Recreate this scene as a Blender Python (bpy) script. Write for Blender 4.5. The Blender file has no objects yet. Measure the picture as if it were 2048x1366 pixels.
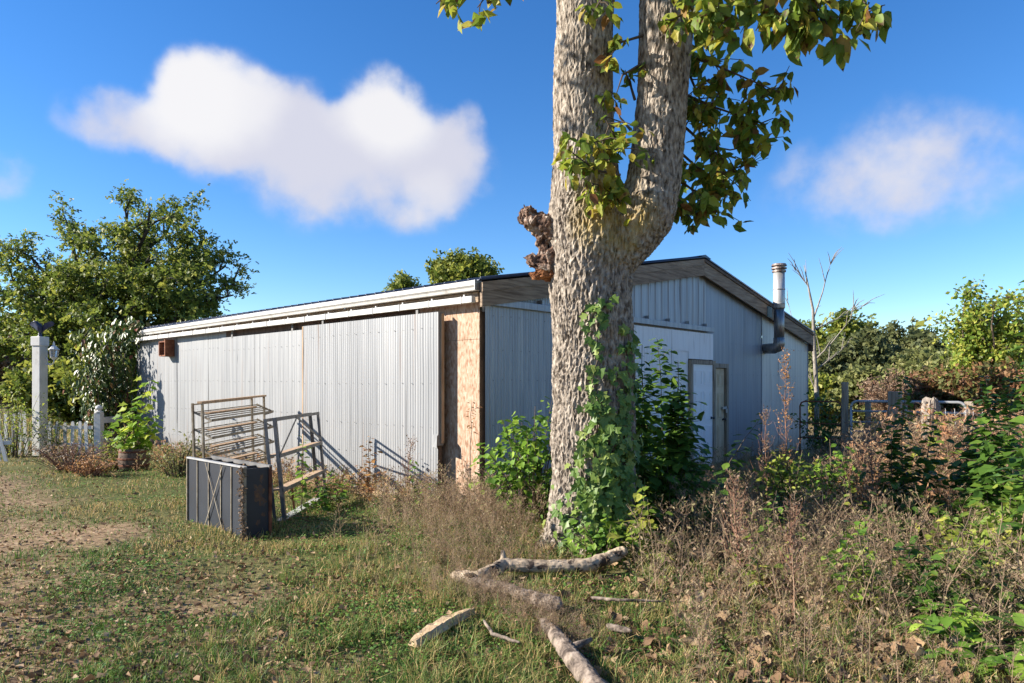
import bpy, bmesh, math, random
import numpy as np
from mathutils import Vector, Matrix, noise as mnoise

random.seed(7)
rng = np.random.default_rng(7)
R = math.radians
scene = bpy.context.scene
col = scene.collection

# ------------------------------------------------------------------ camera
CAM_H = 1.65
F = 1362.0                      # focal length in photograph pixels
cam_d = bpy.data.cameras.new('camera')
cam_d.sensor_width = 36.0
cam_d.lens = F / 2048 * 36
cam_d.shift_y = 85 / 2048
cam_d.clip_end = 3000
cam = bpy.data.objects.new('camera', cam_d)
cam.location = (0, 0, CAM_H)
cam.rotation_euler = (R(90), 0, 0)
col.objects.link(cam)
scene.camera = cam

# ------------------------------------------------------------------ sun and sky
SUN_H = Vector((-0.998, -0.05, 0)).normalized()
SUN_EL = R(26)
SUN = Vector((SUN_H.x * math.cos(SUN_EL), SUN_H.y * math.cos(SUN_EL), math.sin(SUN_EL)))
sd = bpy.data.lights.new('sun', 'SUN')
sd.energy = 5.0
sd.angle = R(0.5)
sd.color = (1.0, 0.925, 0.81)
so = bpy.data.objects.new('sun', sd)
so.rotation_euler = SUN.to_track_quat('Z', 'Y').to_euler()
so.location = (-20, -5, 20)
col.objects.link(so)

scene.view_settings.view_transform = 'Standard'
scene.view_settings.look = 'None'
scene.view_settings.gamma = 1
scene.view_settings.use_curve_mapping = False
scene.view_settings.exposure = 1.25


def pdir(px, py):
    return Vector(((px - 1024) / F, 1.0, (768 - py) / F)).normalized()


world = bpy.data.worlds.new('World')
scene.world = world
world.use_nodes = True
wn = world.node_tree
wn.nodes.clear()


def wnode(t, **kw):
    n = wn.nodes.new(t)
    for k, v in kw.items():
        setattr(n, k, v)
    return n


def wl(a, b):
    wn.links.new(a, b)


def wmath(op, a, b=None, clamp=False):
    n = wnode('ShaderNodeMath', operation=op)
    n.use_clamp = clamp
    for i, v in enumerate((a, b)):
        if v is None:
            continue
        if isinstance(v, (int, float)):
            n.inputs[i].default_value = v
        else:
            wl(v, n.inputs[i])
    return n.outputs[0]


sky = wnode('ShaderNodeTexSky')
sky.sky_type = 'NISHITA'
sky.sun_disc = False
sky.sun_elevation = SUN_EL
sky.sun_rotation = math.atan2(SUN_H.x, SUN_H.y)
sky.altitude = 200
sky.air_density = 1.0
sky.dust_density = 0.0
sky.ozone_density = 4.0
hs = wnode('ShaderNodeHueSaturation')
hs.inputs['Saturation'].default_value = 1.24
hs.inputs['Hue'].default_value = 0.507
wl(sky.outputs[0], hs.inputs['Color'])
bg = wnode('ShaderNodeBackground')
bg.inputs['Strength'].default_value = 0.089
wl(hs.outputs[0], bg.inputs['Color'])
tc = wnode('ShaderNodeTexCoord')
nz = wnode('ShaderNodeTexNoise')
nz.inputs['Scale'].default_value = 7.0
nz.inputs['Detail'].default_value = 6.0
nz.inputs['Roughness'].default_value = 0.55
wl(tc.outputs['Generated'], nz.inputs['Vector'])
sub = wnode('ShaderNodeVectorMath', operation='SUBTRACT')
wl(nz.outputs['Color'], sub.inputs[0])
sub.inputs[1].default_value = (0.5, 0.5, 0.5)
scl = wnode('ShaderNodeVectorMath', operation='SCALE')
wl(sub.outputs[0], scl.inputs[0])
scl.inputs['Scale'].default_value = 0.065
add = wnode('ShaderNodeVectorMath', operation='ADD')
wl(tc.outputs['Generated'], add.inputs[0])
wl(scl.outputs[0], add.inputs[1])


def blob_field(blobs):
    """soft union of balls on the sky dome; a blob is (direction, radius, weight)"""
    tot = None
    for d, r, w in blobs:
        dist = wnode('ShaderNodeVectorMath', operation='DISTANCE')
        wl(add.outputs[0], dist.inputs[0])
        dist.inputs[1].default_value = d
        mr = wnode('ShaderNodeMapRange', interpolation_type='SMOOTHSTEP')
        mr.inputs['From Min'].default_value = r * 1.2
        mr.inputs['From Max'].default_value = r * 0.5
        mr.inputs['To Min'].default_value = 0
        mr.inputs['To Max'].default_value = w
        wl(dist.outputs['Value'], mr.inputs['Value'])
        v = mr.outputs[0]
        if tot is None:
            tot = v
        else:
            # 1-(1-a)(1-b)
            m = wmath('MULTIPLY', tot, v)
            s = wmath('ADD', tot, v)
            tot = wmath('SUBTRACT', s, m)
    return tot


def pb(px, py, r, w=1.0):
    return (pdir(px, py), r / F * 0.86, w)


body = [pb(150, 225, 60, .35), pb(235, 232, 75, .6), pb(390, 185, 95), pb(460, 240, 130), pb(590, 270, 120), pb(760, 225, 100),
        pb(700, 290, 110), pb(840, 300, 100, .85), pb(900, 345, 100, .7), pb(600, 365, 110, .55), pb(830, 375, 110, .6), pb(690, 340, 130, .6), pb(930, 265, 60, .5), pb(330, 250, 70, .8),
        pb(0, 345, 55, .36), pb(1610, 370, 100, .2), pb(1700, 350, 120, .26), pb(1800, 325, 130, .36), pb(1900, 335, 120, .26), pb(1780, 390, 110, .2), pb(1990, 350, 100, .18)]
r2 = random.Random(3)
for k in range(9):              # the same kind of cloud all round the rest of the sky
    az = R(55 + k * 29 + r2.uniform(-8, 8))
    el = R(r2.uniform(10, 30))
    for j in range(3):
        a2, e2 = az + r2.uniform(-.12, .12), el + r2.uniform(-.05, .05)
        body.append((Vector((math.sin(a2) * math.cos(e2), math.cos(a2) * math.cos(e2), math.sin(e2))), r2.uniform(.07, .11), .75))
lit = [pb(385, 190, 120), pb(470, 190, 110, .7), pb(765, 215, 120, .9), pb(860, 400, 70, .3), pb(1800, 310, 80, .2)]
dens = blob_field(body)
litv = blob_field(lit)
nz2 = wnode('ShaderNodeTexNoise')
nz2.inputs['Scale'].default_value = 20.0
nz2.inputs['Detail'].default_value = 9.0
wl(tc.outputs['Generated'], nz2.inputs['Vector'])
wob = wmath('MULTIPLY', wmath('SUBTRACT', nz2.outputs['Fac'], 0.5), 1.3)
edge = wmath('MULTIPLY', dens, wmath('SUBTRACT', 1.0, dens))
alpha = wmath('ADD', dens, wmath('MULTIPLY', wmath('MULTIPLY', wob, edge), 4.0), clamp=True)
amr = wnode('ShaderNodeMapRange', interpolation_type='SMOOTHSTEP')
amr.inputs['From Min'].default_value = 0.03
amr.inputs['From Max'].default_value = 1.0
wl(alpha, amr.inputs['Value'])
alpha = wmath('MULTIPLY', amr.outputs[0], 0.95)
mixc = wnode('ShaderNodeMix', data_type='RGBA')
mixc.inputs['A'].default_value = (0.40, 0.40, 0.455, 1)
mixc.inputs['B'].default_value = (0.535, 0.525, 0.525, 1)
wl(litv, mixc.inputs['Factor'])
bgc = wnode('ShaderNodeBackground')
bgc.inputs['Strength'].default_value = 0.76
wl(mixc.outputs['Result'], bgc.inputs['Color'])
mixs = wnode('ShaderNodeMixShader')
wl(alpha, mixs.inputs[0])
wl(bg.outputs[0], mixs.inputs[1])
wl(bgc.outputs[0], mixs.inputs[2])
wo = wnode('ShaderNodeOutputWorld')
wl(mixs.outputs[0], wo.inputs['Surface'])


# ------------------------------------------------------------------ helpers
def X(px, depth):
    return (px - 1024) / F * depth


def Z(py, depth):
    return CAM_H + (768 - py) / F * depth


def W3(px, py, depth):
    return Vector((X(px, depth), depth, Z(py, depth)))


def gh(x, y):
    x = np.asarray(x, float)
    y = np.asarray(y, float)
    h = .035 * np.sin(.7 * x + 1.3) * np.cos(.6 * y + .4) + .018 * np.sin(1.9 * x + .5 * y) + .012 * np.sin(2.7 * y - 1.6 * x)
    h = h + .10 * np.exp(-((x - .85) ** 2 + (y - 6.9) ** 2) / .9)
    far = np.clip((np.hypot(x, y) - 25) / 60, 0, 1)
    return h * (1 - far)


def ghf(x, y):
    return float(gh(x, y))


def sstep(a, b, x):
    t = np.clip((np.asarray(x, float) - a) / (b - a), 0, 1)
    return t * t * (3 - 2 * t)


def vnoise(x, y, s, seed=0):
    """cheap smooth value noise, vectorised"""
    x = np.asarray(x, float) * s + seed * 17.3
    y = np.asarray(y, float) * s + seed * 9.1
    xi, yi = np.floor(x), np.floor(y)
    fx, fy = x - xi, y - yi
    fx, fy = fx * fx * (3 - 2 * fx), fy * fy * (3 - 2 * fy)

    def h(a, b):
        v = np.sin(a * 127.1 + b * 311.7 + seed * 7.7) * 43758.5453
        return v - np.floor(v)
    return (h(xi, yi) * (1 - fx) + h(xi + 1, yi) * fx) * (1 - fy) + (h(xi, yi + 1) * (1 - fx) + h(xi + 1, yi + 1) * fx) * fy


def link(o, parent=None):
    col.objects.link(o)
    if parent is not None:
        o.parent = parent
    return o


def tag(o, label=None, cat=None, group=None, kind=None):
    if label:
        o['label'] = label
    if cat:
        o['category'] = cat
    if group:
        o['group'] = group
    if kind:
        o['kind'] = kind
    return o


def thing(name, label, cat, loc=(0, 0, 0), rz=0.0, group=None, rot=None):
    o = bpy.data.objects.new(name, None)
    o.empty_display_size = .2
    o.location = loc
    o.rotation_euler = rot if rot else (0, 0, rz)
    link(o)
    return tag(o, label, cat, group)


class MB:
    def __init__(s):
        s.v, s.f = [], []

    def add(s, vs, fs):
        n = len(s.v)
        s.v += [tuple(v) for v in vs]
        s.f += [tuple(i + n for i in f) for f in fs]
        return s

    def box(s, x0, x1, y0, y1, z0, z1):
        vs = [(x, y, z) for z in (z0, z1) for y in (y0, y1) for x in (x0, x1)]
        return s.add(vs, [(0, 2, 3, 1), (4, 5, 7, 6), (0, 1, 5, 4), (2, 6, 7, 3), (0, 4, 6, 2), (1, 3, 7, 5)])

    def bar(s, a, b, w, h, up=(0, 0, 1)):
        a, b = Vector(a), Vector(b)
        d = (b - a).normalized()
        u = Vector(up)
        if abs(d.dot(u)) > .98:
            u = Vector((0, 1, 0))
        sx = d.cross(u).normalized()
        sz = sx.cross(d)
        vs = []
        for p in (a, b):
            for i, j in ((-1, -1), (1, -1), (1, 1), (-1, 1)):
                vs.append(p + sx * (i * w / 2) + sz * (j * h / 2))
        return s.add(vs, [(3, 2, 1, 0), (4, 5, 6, 7), (0, 1, 5, 4), (1, 2, 6, 5), (2, 3, 7, 6), (3, 0, 4, 7)])

    def tube(s, pts, rad, n=8, cap=True, wob=0.0):
        pts = [Vector(p) for p in pts]
        if isinstance(rad, (int, float)):
            rad = [rad] * len(pts)
        base = len(s.v)
        prev = None
        for i, p in enumerate(pts):
            d = (pts[min(i + 1, len(pts) - 1)] - pts[max(i - 1, 0)]).normalized()
            if prev is None:
                a = d.cross(Vector((0.13, 1, 0.2)) if abs(d.y) < .9 else Vector((1, 0, .1))).normalized()
            else:
                a = (prev - d * prev.dot(d)).normalized()
            prev = a
            b = d.cross(a)
            for k in range(n):
                t = 2 * math.pi * k / n
                rr = rad[i] * (1 + (random.uniform(-wob, wob) if wob else 0))
                s.v.append(tuple(p + a * (math.cos(t) * rr) + b * (math.sin(t) * rr)))
        for i in range(len(pts) - 1):
            for k in range(n):
                q = base + i * n
                s.f.append((q + k, q + (k + 1) % n, q + n + (k + 1) % n, q + n + k))
        if cap:
            s.f.append(tuple(base + k for k in reversed(range(n))))
            q = base + (len(pts) - 1) * n
            s.f.append(tuple(q + k for k in range(n)))
        return s

    def lathe(s, prof, n=20, cx=0, cy=0, cz=0):
        base = len(s.v)
        for r, z in prof:
            for k in range(n):
                t = 2 * math.pi * k / n
                s.v.append((cx + r * math.cos(t), cy + r * math.sin(t), cz + z))
        for i in range(len(prof) - 1):
            for k in range(n):
                q = base + i * n
                s.f.append((q + k, q + (k + 1) % n, q + n + (k + 1) % n, q + n + k))
        s.f.append(tuple(base + k for k in reversed(range(n))))
        q = base + (len(prof) - 1) * n
        s.f.append(tuple(q + k for k in range(n)))
        return s

    def build(s, name, mat, parent=None, smooth=False, bevel=0.0):
        m = bpy.data.meshes.new(name)
        m.from_pydata(s.v, [], s.f)
        if smooth:
            m.polygons.foreach_set('use_smooth', [True] * len(m.polygons))
        m.materials.append(mat)
        o = bpy.data.objects.new(name, m)
        link(o, parent)
        if bevel:
            b = o.modifiers.new('bevel', 'BEVEL')
            b.width = bevel
            b.segments = 2
            b.limit_method = 'ANGLE'
        return o


def mesh_quads(name, V, Q, mat, parent=None, rnd=None, smooth=False):
    """V (n,3) float, Q (m,4) int, rnd (m,) per-face value"""
    V = np.ascontiguousarray(V, dtype=np.float32)
    Q = np.ascontiguousarray(Q, dtype=np.int32)
    me = bpy.data.meshes.new(name)
    me.vertices.add(len(V))
    me.vertices.foreach_set('co', V.ravel())
    me.loops.add(Q.size)
    me.loops.foreach_set('vertex_index', Q.ravel())
    me.polygons.add(len(Q))
    me.polygons.foreach_set('loop_start', np.arange(0, Q.size, 4, dtype=np.int32))
    if rnd is not None:
        at = me.attributes.new('rnd', 'FLOAT', 'FACE')
        at.data.foreach_set('value', np.ascontiguousarray(rnd, dtype=np.float32))
    if smooth:
        me.polygons.foreach_set('use_smooth', np.ones(len(Q), dtype=bool))
    me.update(calc_edges=True)
    me.materials.append(mat)
    o = bpy.data.objects.new(name, me)
    return link(o, parent)


# ------------------------------------------------------------------ materials
def nmat(name):
    m = bpy.data.materials.new(name)
    m.use_nodes = True
    nt = m.node_tree
    return m, nt, nt.nodes['Principled BSDF']


def ramp(nt, fac, stops):
    r = nt.nodes.new('ShaderNodeValToRGB')
    e = r.color_ramp.elements
    while len(e) < len(stops):
        e.new(0.5)
    for i, (p, c) in enumerate(stops):
        e[i].position = p
        e[i].color = (*c, 1)
    nt.links.new(fac, r.inputs[0])
    return r.outputs[0]


def surf(name, stops, scale=5.0, stretch=(1, 1, 1), rough=.7, metal=0.0, bump=.2, bscale=None, detail=6.0, spec=.4, per_obj=0.0, bdist=.01, distort=0.0, grime=False):
    """noise-coloured solid in object coordinates"""
    m, nt, p = nmat(name)
    tcn = nt.nodes.new('ShaderNodeTexCoord')
    mp = nt.nodes.new('ShaderNodeMapping')
    mp.inputs['Scale'].default_value = stretch
    nt.links.new(tcn.outputs['Object'], mp.inputs['Vector'])
    vec = mp.outputs[0]
    oi = nt.nodes.new('ShaderNodeObjectInfo')
    ad = nt.nodes.new('ShaderNodeVectorMath')
    ad.operation = 'ADD'
    mul = nt.nodes.new('ShaderNodeMath')
    mul.operation = 'MULTIPLY'
    mul.inputs[1].default_value = 37.0
    nt.links.new(oi.outputs['Random'], mul.inputs[0])
    nt.links.new(vec, ad.inputs[0])
    nt.links.new(mul.outputs[0], ad.inputs[1])
    n = nt.nodes.new('ShaderNodeTexNoise')
    n.inputs['Scale'].default_value = scale
    n.inputs['Detail'].default_value = detail
    n.inputs['Roughness'].default_value = .6
    n.inputs['Distortion'].default_value = distort
    nt.links.new(ad.outputs[0], n.inputs['Vector'])
    fac = n.outputs['Fac']
    if per_obj:
        k = nt.nodes.new('ShaderNodeMath')
        k.operation = 'MULTIPLY_ADD'
        k.inputs[1].default_value = per_obj
        nt.links.new(oi.outputs['Random'], k.inputs[0])
        sb = nt.nodes.new('ShaderNodeMath')
        sb.operation = 'SUBTRACT'
        nt.links.new(fac, sb.inputs[0])
        sb.inputs[1].default_value = per_obj / 2
        nt.links.new(sb.outputs[0], k.inputs[2])
        fac = k.outputs[0]
    colr = ramp(nt, fac, stops)
    if grime:                                        # mud splash along the foot and thin rust runs
        sx = nt.nodes.new('ShaderNodeSeparateXYZ')
        nt.links.new(tcn.outputs['Object'], sx.inputs[0])
        for sc_, st_, lo, hi, cc, kk, foot in ((9, (1, 1, .8), .3, .62, (.17, .115, .07), .85, True), (1.0, (13, 13, .35), .62, .74, (.20, .11, .06), .45, False)):
            mg = nt.nodes.new('ShaderNodeMapping')
            mg.inputs['Scale'].default_value = st_
            nt.links.new(tcn.outputs['Object'], mg.inputs['Vector'])
            ng = nt.nodes.new('ShaderNodeTexNoise')
            ng.inputs['Scale'].default_value = sc_
            ng.inputs['Detail'].default_value = 5
            nt.links.new(mg.outputs[0], ng.inputs['Vector'])
            mr = nt.nodes.new('ShaderNodeMapRange')
            mr.inputs['From Min'].default_value = lo
            mr.inputs['From Max'].default_value = hi
            mr.inputs['To Max'].default_value = kk
            nt.links.new(ng.outputs['Fac'], mr.inputs['Value'])
            f_ = mr.outputs[0]
            if foot:
                mz = nt.nodes.new('ShaderNodeMapRange')
                mz.inputs['From Min'].default_value = .5
                mz.inputs['From Max'].default_value = .05
                nt.links.new(sx.outputs['Z'], mz.inputs['Value'])
                mm = nt.nodes.new('ShaderNodeMath')
                mm.operation = 'MULTIPLY'
                nt.links.new(f_, mm.inputs[0])
                nt.links.new(mz.outputs[0], mm.inputs[1])
                f_ = mm.outputs[0]
            mx = nt.nodes.new('ShaderNodeMix')
            mx.data_type = 'RGBA'
            nt.links.new(f_, mx.inputs['Factor'])
            nt.links.new(colr, mx.inputs['A'])
            mx.inputs['B'].default_value = (*cc, 1)
            colr = mx.outputs['Result']
    nt.links.new(colr, p.inputs['Base Color'])
    p.inputs['Roughness'].default_value = rough
    p.inputs['Metallic'].default_value = metal
    p.inputs['Specular IOR Level'].default_value = spec
    if bump:
        n2 = nt.nodes.new('ShaderNodeTexNoise')
        n2.inputs['Scale'].default_value = bscale or scale * 3
        n2.inputs['Detail'].default_value = 5
        nt.links.new(ad.outputs[0], n2.inputs['Vector'])
        b = nt.nodes.new('ShaderNodeBump')
        b.inputs['Strength'].default_value = bump
        b.inputs['Distance'].default_value = bdist
        nt.links.new(n2.outputs['Fac'], b.inputs['Height'])
        nt.links.new(b.outputs[0], p.inputs['Normal'])
    return m


def leafmat(name, stops, trans=.35, rough=.55, spots=None, gain=1.5):
    m, nt, p = nmat(name)
    at = nt.nodes.new('ShaderNodeAttribute')
    at.attribute_name = 'rnd'
    oi = nt.nodes.new('ShaderNodeObjectInfo')
    a = nt.nodes.new('ShaderNodeMath')
    a.operation = 'ADD'
    nt.links.new(at.outputs['Fac'], a.inputs[0])
    nt.links.new(oi.outputs['Random'], a.inputs[1])
    fr = nt.nodes.new('ShaderNodeMath')
    fr.operation = 'FRACT'
    nt.links.new(a.outputs[0], fr.inputs[0])
    c = ramp(nt, fr.outputs[0], [(p_, tuple(v * gain for v in c_)) for p_, c_ in stops])
    if spots:
        ge = nt.nodes.new('ShaderNodeNewGeometry')
        n = nt.nodes.new('ShaderNodeTexNoise')
        n.inputs['Scale'].default_value = spots[1]
        n.inputs['Detail'].default_value = 2
        nt.links.new(ge.outputs['Position'], n.inputs['Vector'])
        mr = nt.nodes.new('ShaderNodeMapRange')
        mr.inputs['From Min'].default_value = .58
        mr.inputs['From Max'].default_value = .68
        nt.links.new(n.outputs['Fac'], mr.inputs['Value'])
        mx = nt.nodes.new('ShaderNodeMix')
        mx.data_type = 'RGBA'
        nt.links.new(mr.outputs[0], mx.inputs['Factor'])
        nt.links.new(c, mx.inputs['A'])
        mx.inputs['B'].default_value = (*spots[0], 1)
        c = mx.outputs['Result']
    nt.links.new(c, p.inputs['Base Color'])
    p.inputs['Roughness'].default_value = rough
    p.inputs['Specular IOR Level'].default_value = .35
    tr = nt.nodes.new('ShaderNodeBsdfTranslucent')
    nt.links.new(c, tr.inputs['Color'])
    mx = nt.nodes.new('ShaderNodeMixShader')
    mx.inputs[0].default_value = trans
    nt.links.new(p.outputs[0], mx.inputs[1])
    nt.links.new(tr.outputs[0], mx.inputs[2])
    nt.links.new(mx.outputs[0], nt.nodes['Material Output'].inputs['Surface'])
    return m


M = {}
M['galv'] = surf('galvanised_mid_grey', [(.3, (.205, .21, .218)), (.5, (.28, .284, .29)), (.7, (.355, .355, .355))], 3.0, (7, 7, .12), rough=.5, metal=.25, bump=.05, per_obj=.10, grime=True)  # mid grey zinc of the long side, randomly streaked
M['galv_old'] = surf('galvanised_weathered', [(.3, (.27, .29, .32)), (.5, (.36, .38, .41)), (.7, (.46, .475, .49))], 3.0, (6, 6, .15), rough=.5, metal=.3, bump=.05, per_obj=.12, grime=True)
M['galv_new'] = surf('galvanised_pale', [(.3, (.50, .50, .50)), (.7, (.68, .67, .65))], 2.0, (5, 5, .15), rough=.5, metal=.25, bump=.05, grime=True)
M['sheet_blue'] = surf('sheet_bluegrey', [(.3, (.24, .27, .32)), (.7, (.33, .36, .41))], 2.0, (5, 5, .15), rough=.5, metal=.25, bump=.05, per_obj=.1, grime=True)
M['white_sheet'] = surf('white_sheet', [(.25, (.62, .58, .56)), (.42, (.80, .79, .79)), (.8, (.86, .85, .85))], 4.0, (6, 6, .5), rough=.55, bump=.03, grime=True)
M['white_paint'] = surf('white_paint', [(.25, (.36, .33, .29)), (.42, (.56, .545, .515)), (.8, (.65, .635, .61))], 6.0, (1, 1, .6), rough=.55, bump=.08)
M['white_door'] = surf('white_door', [(.3, (.82, .82, .84)), (.7, (.88, .88, .89))], 4.0, rough=.45, bump=.02)
M['cream_door'] = surf('cream_door', [(.3, (.42, .32, .20)), (.5, (.58, .46, .31)), (.8, (.64, .53, .38))], 5.0, (1, 1, .5), rough=.55, bump=.05)
M['wood'] = surf('weathered_wood', [(.3, (.12, .08, .052)), (.5, (.27, .195, .135)), (.72, (.40, .31, .22))], 3.0, (.7, 9, 9), rough=.85, bump=.3, distort=.6, per_obj=.1)
M['wood_v'] = surf('weathered_post_wood', [(.3, (.14, .105, .075)), (.5, (.30, .245, .185)), (.72, (.44, .37, .29))], 3.0, (9, 9, .7), rough=.85, bump=.3, distort=.6)
M['wood_tan'] = surf('tan_wood', [(.3, (.27, .17, .10)), (.7, (.48, .34, .22))], 4.0, (6, 6, .6), rough=.8, bump=.2)
M['wood_brown'] = surf('brown_wood', [(.3, (.07, .045, .03)), (.7, (.17, .11, .075))], 4.0, (4, 4, .8), rough=.8, bump=.25)
M['navy'] = surf('navy_roof', [(.3, (.012, .022, .05)), (.7, (.025, .04, .085))], 3.0, rough=.35, metal=.1, bump=.02)
M['rust'] = surf('rust', [(.3, (.07, .025, .014)), (.5, (.17, .06, .03)), (.7, (.28, .12, .06))], 9.0, rough=.9, bump=.4)
M['rust_dark'] = surf('rust_on_slate', [(.35, (.07, .07, .08)), (.5, (.10, .06, .04)), (.7, (.19, .10, .05))], 22.0, rough=.85, bump=.2)
M['steel'] = surf('flue_steel', [(.3, (.33, .31, .29)), (.6, (.55, .54, .53)), (.8, (.62, .60, .57))], 3.0, (6, 6, .6), rough=.45, metal=.5, bump=.05)
M['steel_dark'] = surf('flue_sooty_steel', [(.3, (.16, .14, .13)), (.7, (.42, .40, .38))], 4.0, (4, 4, .6), rough=.4, metal=.7, bump=.05)
M['cap'] = surf('rust_stained_steel', [(.35, (.12, .06, .04)), (.6, (.33, .28, .25))], 9.0, rough=.5, metal=.4, bump=.1)
M['pipe'] = surf('galvanised_pipe', [(.3, (.30, .30, .30)), (.7, (.50, .50, .49))], 6.0, rough=.5, metal=.3, bump=.05)
M['slate'] = surf('slate_blue_steel', [(.28, (.06, .035, .02)), (.36, (.026, .030, .040)), (.75, (.037, .043, .056))], 2.2, rough=.45, metal=.1, bump=.05)
M['angle'] = surf('dark_angle_iron', [(.3, (.10, .10, .10)), (.7, (.22, .21, .20))], 8.0, rough=.6, metal=.3, bump=.1)
M['palewire'] = surf('cream_rack_metal', [(.3, (.13, .09, .06)), (.5, (.27, .23, .17)), (.8, (.40, .36, .29))], 9.0, rough=.6, metal=.1, bump=.1)
M['hole'] = surf('black_hole', [(.3, (.012, .012, .012)), (.7, (.02, .02, .02))], 3.0, rough=.9, bump=0)
M['black'] = surf('black_metal', [(.3, (.012, .012, .018)), (.7, (.03, .03, .045))], 5.0, rough=.45, bump=.05)
M['eagle'] = surf('dark_blue_cast_metal', [(.3, (.01, .014, .04)), (.7, (.03, .04, .085))], 9.0, rough=.4, bump=.1)
M['dead'] = surf('dead_branch', [(.3, (.16, .135, .11)), (.7, (.36, .32, .27))], 6.0, (2, 2, 2), rough=.85, bump=.2)
M['stump'] = surf('stump_wood', [(.3, (.15, .12, .095)), (.7, (.36, .31, .26))], 6.0, (6, 6, .8), rough=.85, bump=.3)
M['log'] = surf('barkless_log', [(.40, (.05, .034, .025)), (.46, (.34, .26, .18)), (.8, (.52, .42, .31))], 9.0, (1, 1, 1), rough=.8, bump=.4, distort=.5)
M['log_bark'] = surf('log_with_bark', [(.38, (.05, .036, .027)), (.52, (.20, .155, .12)), (.72, (.36, .29, .23))], 14.0, rough=.9, bump=.6)
M['chipwood'] = surf('split_wood', [(.3, (.35, .23, .12)), (.7, (.56, .42, .26))], 6.0, (8, 1, 8), rough=.8, bump=.3)
M['chipred'] = surf('red_split_wood', [(.35, (.10, .035, .012)), (.55, (.30, .12, .045)), (.75, (.42, .21, .09))], 12.0, (1, 1, 5), rough=.9, bump=.6, bdist=.02)
M['darkbark'] = surf('dark_bark', [(.3, (.022, .017, .013)), (.7, (.06, .048, .038))], 6.0, rough=.9, bump=.4)
M['twig'] = surf('twig', [(.3, (.06, .045, .03)), (.7, (.14, .10, .07))], 12.0, rough=.85, bump=0)
M['redstem'] = surf('red_stem', [(.3, (.16, .07, .045)), (.7, (.30, .16, .10))], 12.0, rough=.8, bump=0)
M['rot'] = surf('rotten_wood', [(.36, (.03, .016, .011)), (.5, (.18, .105, .07)), (.62, (.38, .31, .25))], 9.0, (1, 1, 1), rough=.95, bump=.8, bdist=.03)
M['glass'] = surf('lantern_glass', [(.3, (.5, .5, .48)), (.7, (.7, .7, .68))], 5.0, rough=.15, bump=0)
M['glass'].node_tree.nodes['Principled BSDF'].inputs['Transmission Weight'].default_value = .7


def osb_mat():
    m, nt, p = nmat('strand_board')
    t = nt.nodes.new('ShaderNodeTexCoord')
    outs = []
    for rot, off in ((.5, 0), (-.7, 5), (1.35, 11)):
        mp = nt.nodes.new('ShaderNodeMapping')
        mp.inputs['Rotation'].default_value = (rot, 0, 0)
        mp.inputs['Scale'].default_value = (1, 44, 17)
        mp.inputs['Location'].default_value = (off, off, off)
        nt.links.new(t.outputs['Object'], mp.inputs['Vector'])
        v = nt.nodes.new('ShaderNodeTexVoronoi')
        v.inputs['Scale'].default_value = 1.0
        nt.links.new(mp.outputs[0], v.inputs['Vector'])
        sp = nt.nodes.new('ShaderNodeSeparateColor')
        nt.links.new(v.outputs['Color'], sp.inputs[0])
        outs.append(sp.outputs[0])
    a = nt.nodes.new('ShaderNodeMath')
    a.operation = 'ADD'
    nt.links.new(outs[0], a.inputs[0])
    nt.links.new(outs[1], a.inputs[1])
    b = nt.nodes.new('ShaderNodeMath')
    b.operation = 'ADD'
    nt.links.new(a.outputs[0], b.inputs[0])
    nt.links.new(outs[2], b.inputs[1])
    c = nt.nodes.new('ShaderNodeMath')
    c.operation = 'MULTIPLY'
    c.inputs[1].default_value = .333
    nt.links.new(b.outputs[0], c.inputs[0])
    nt.links.new(ramp(nt, c.outputs[0], [(.15, (.25, .135, .075)), (.38, (.38, .235, .15)), (.6, (.45, .31, .215)), (.85, (.50, .385, .295))]), p.inputs['Base Color'])
    p.inputs['Roughness'].default_value = .8
    bp = nt.nodes.new('ShaderNodeBump')
    bp.inputs['Strength'].default_value = .25
    bp.inputs['Distance'].default_value = .004
    nt.links.new(c.outputs[0], bp.inputs['Height'])
    nt.links.new(bp.outputs[0], p.inputs['Normal'])
    return m


M['osb'] = osb_mat()


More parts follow.
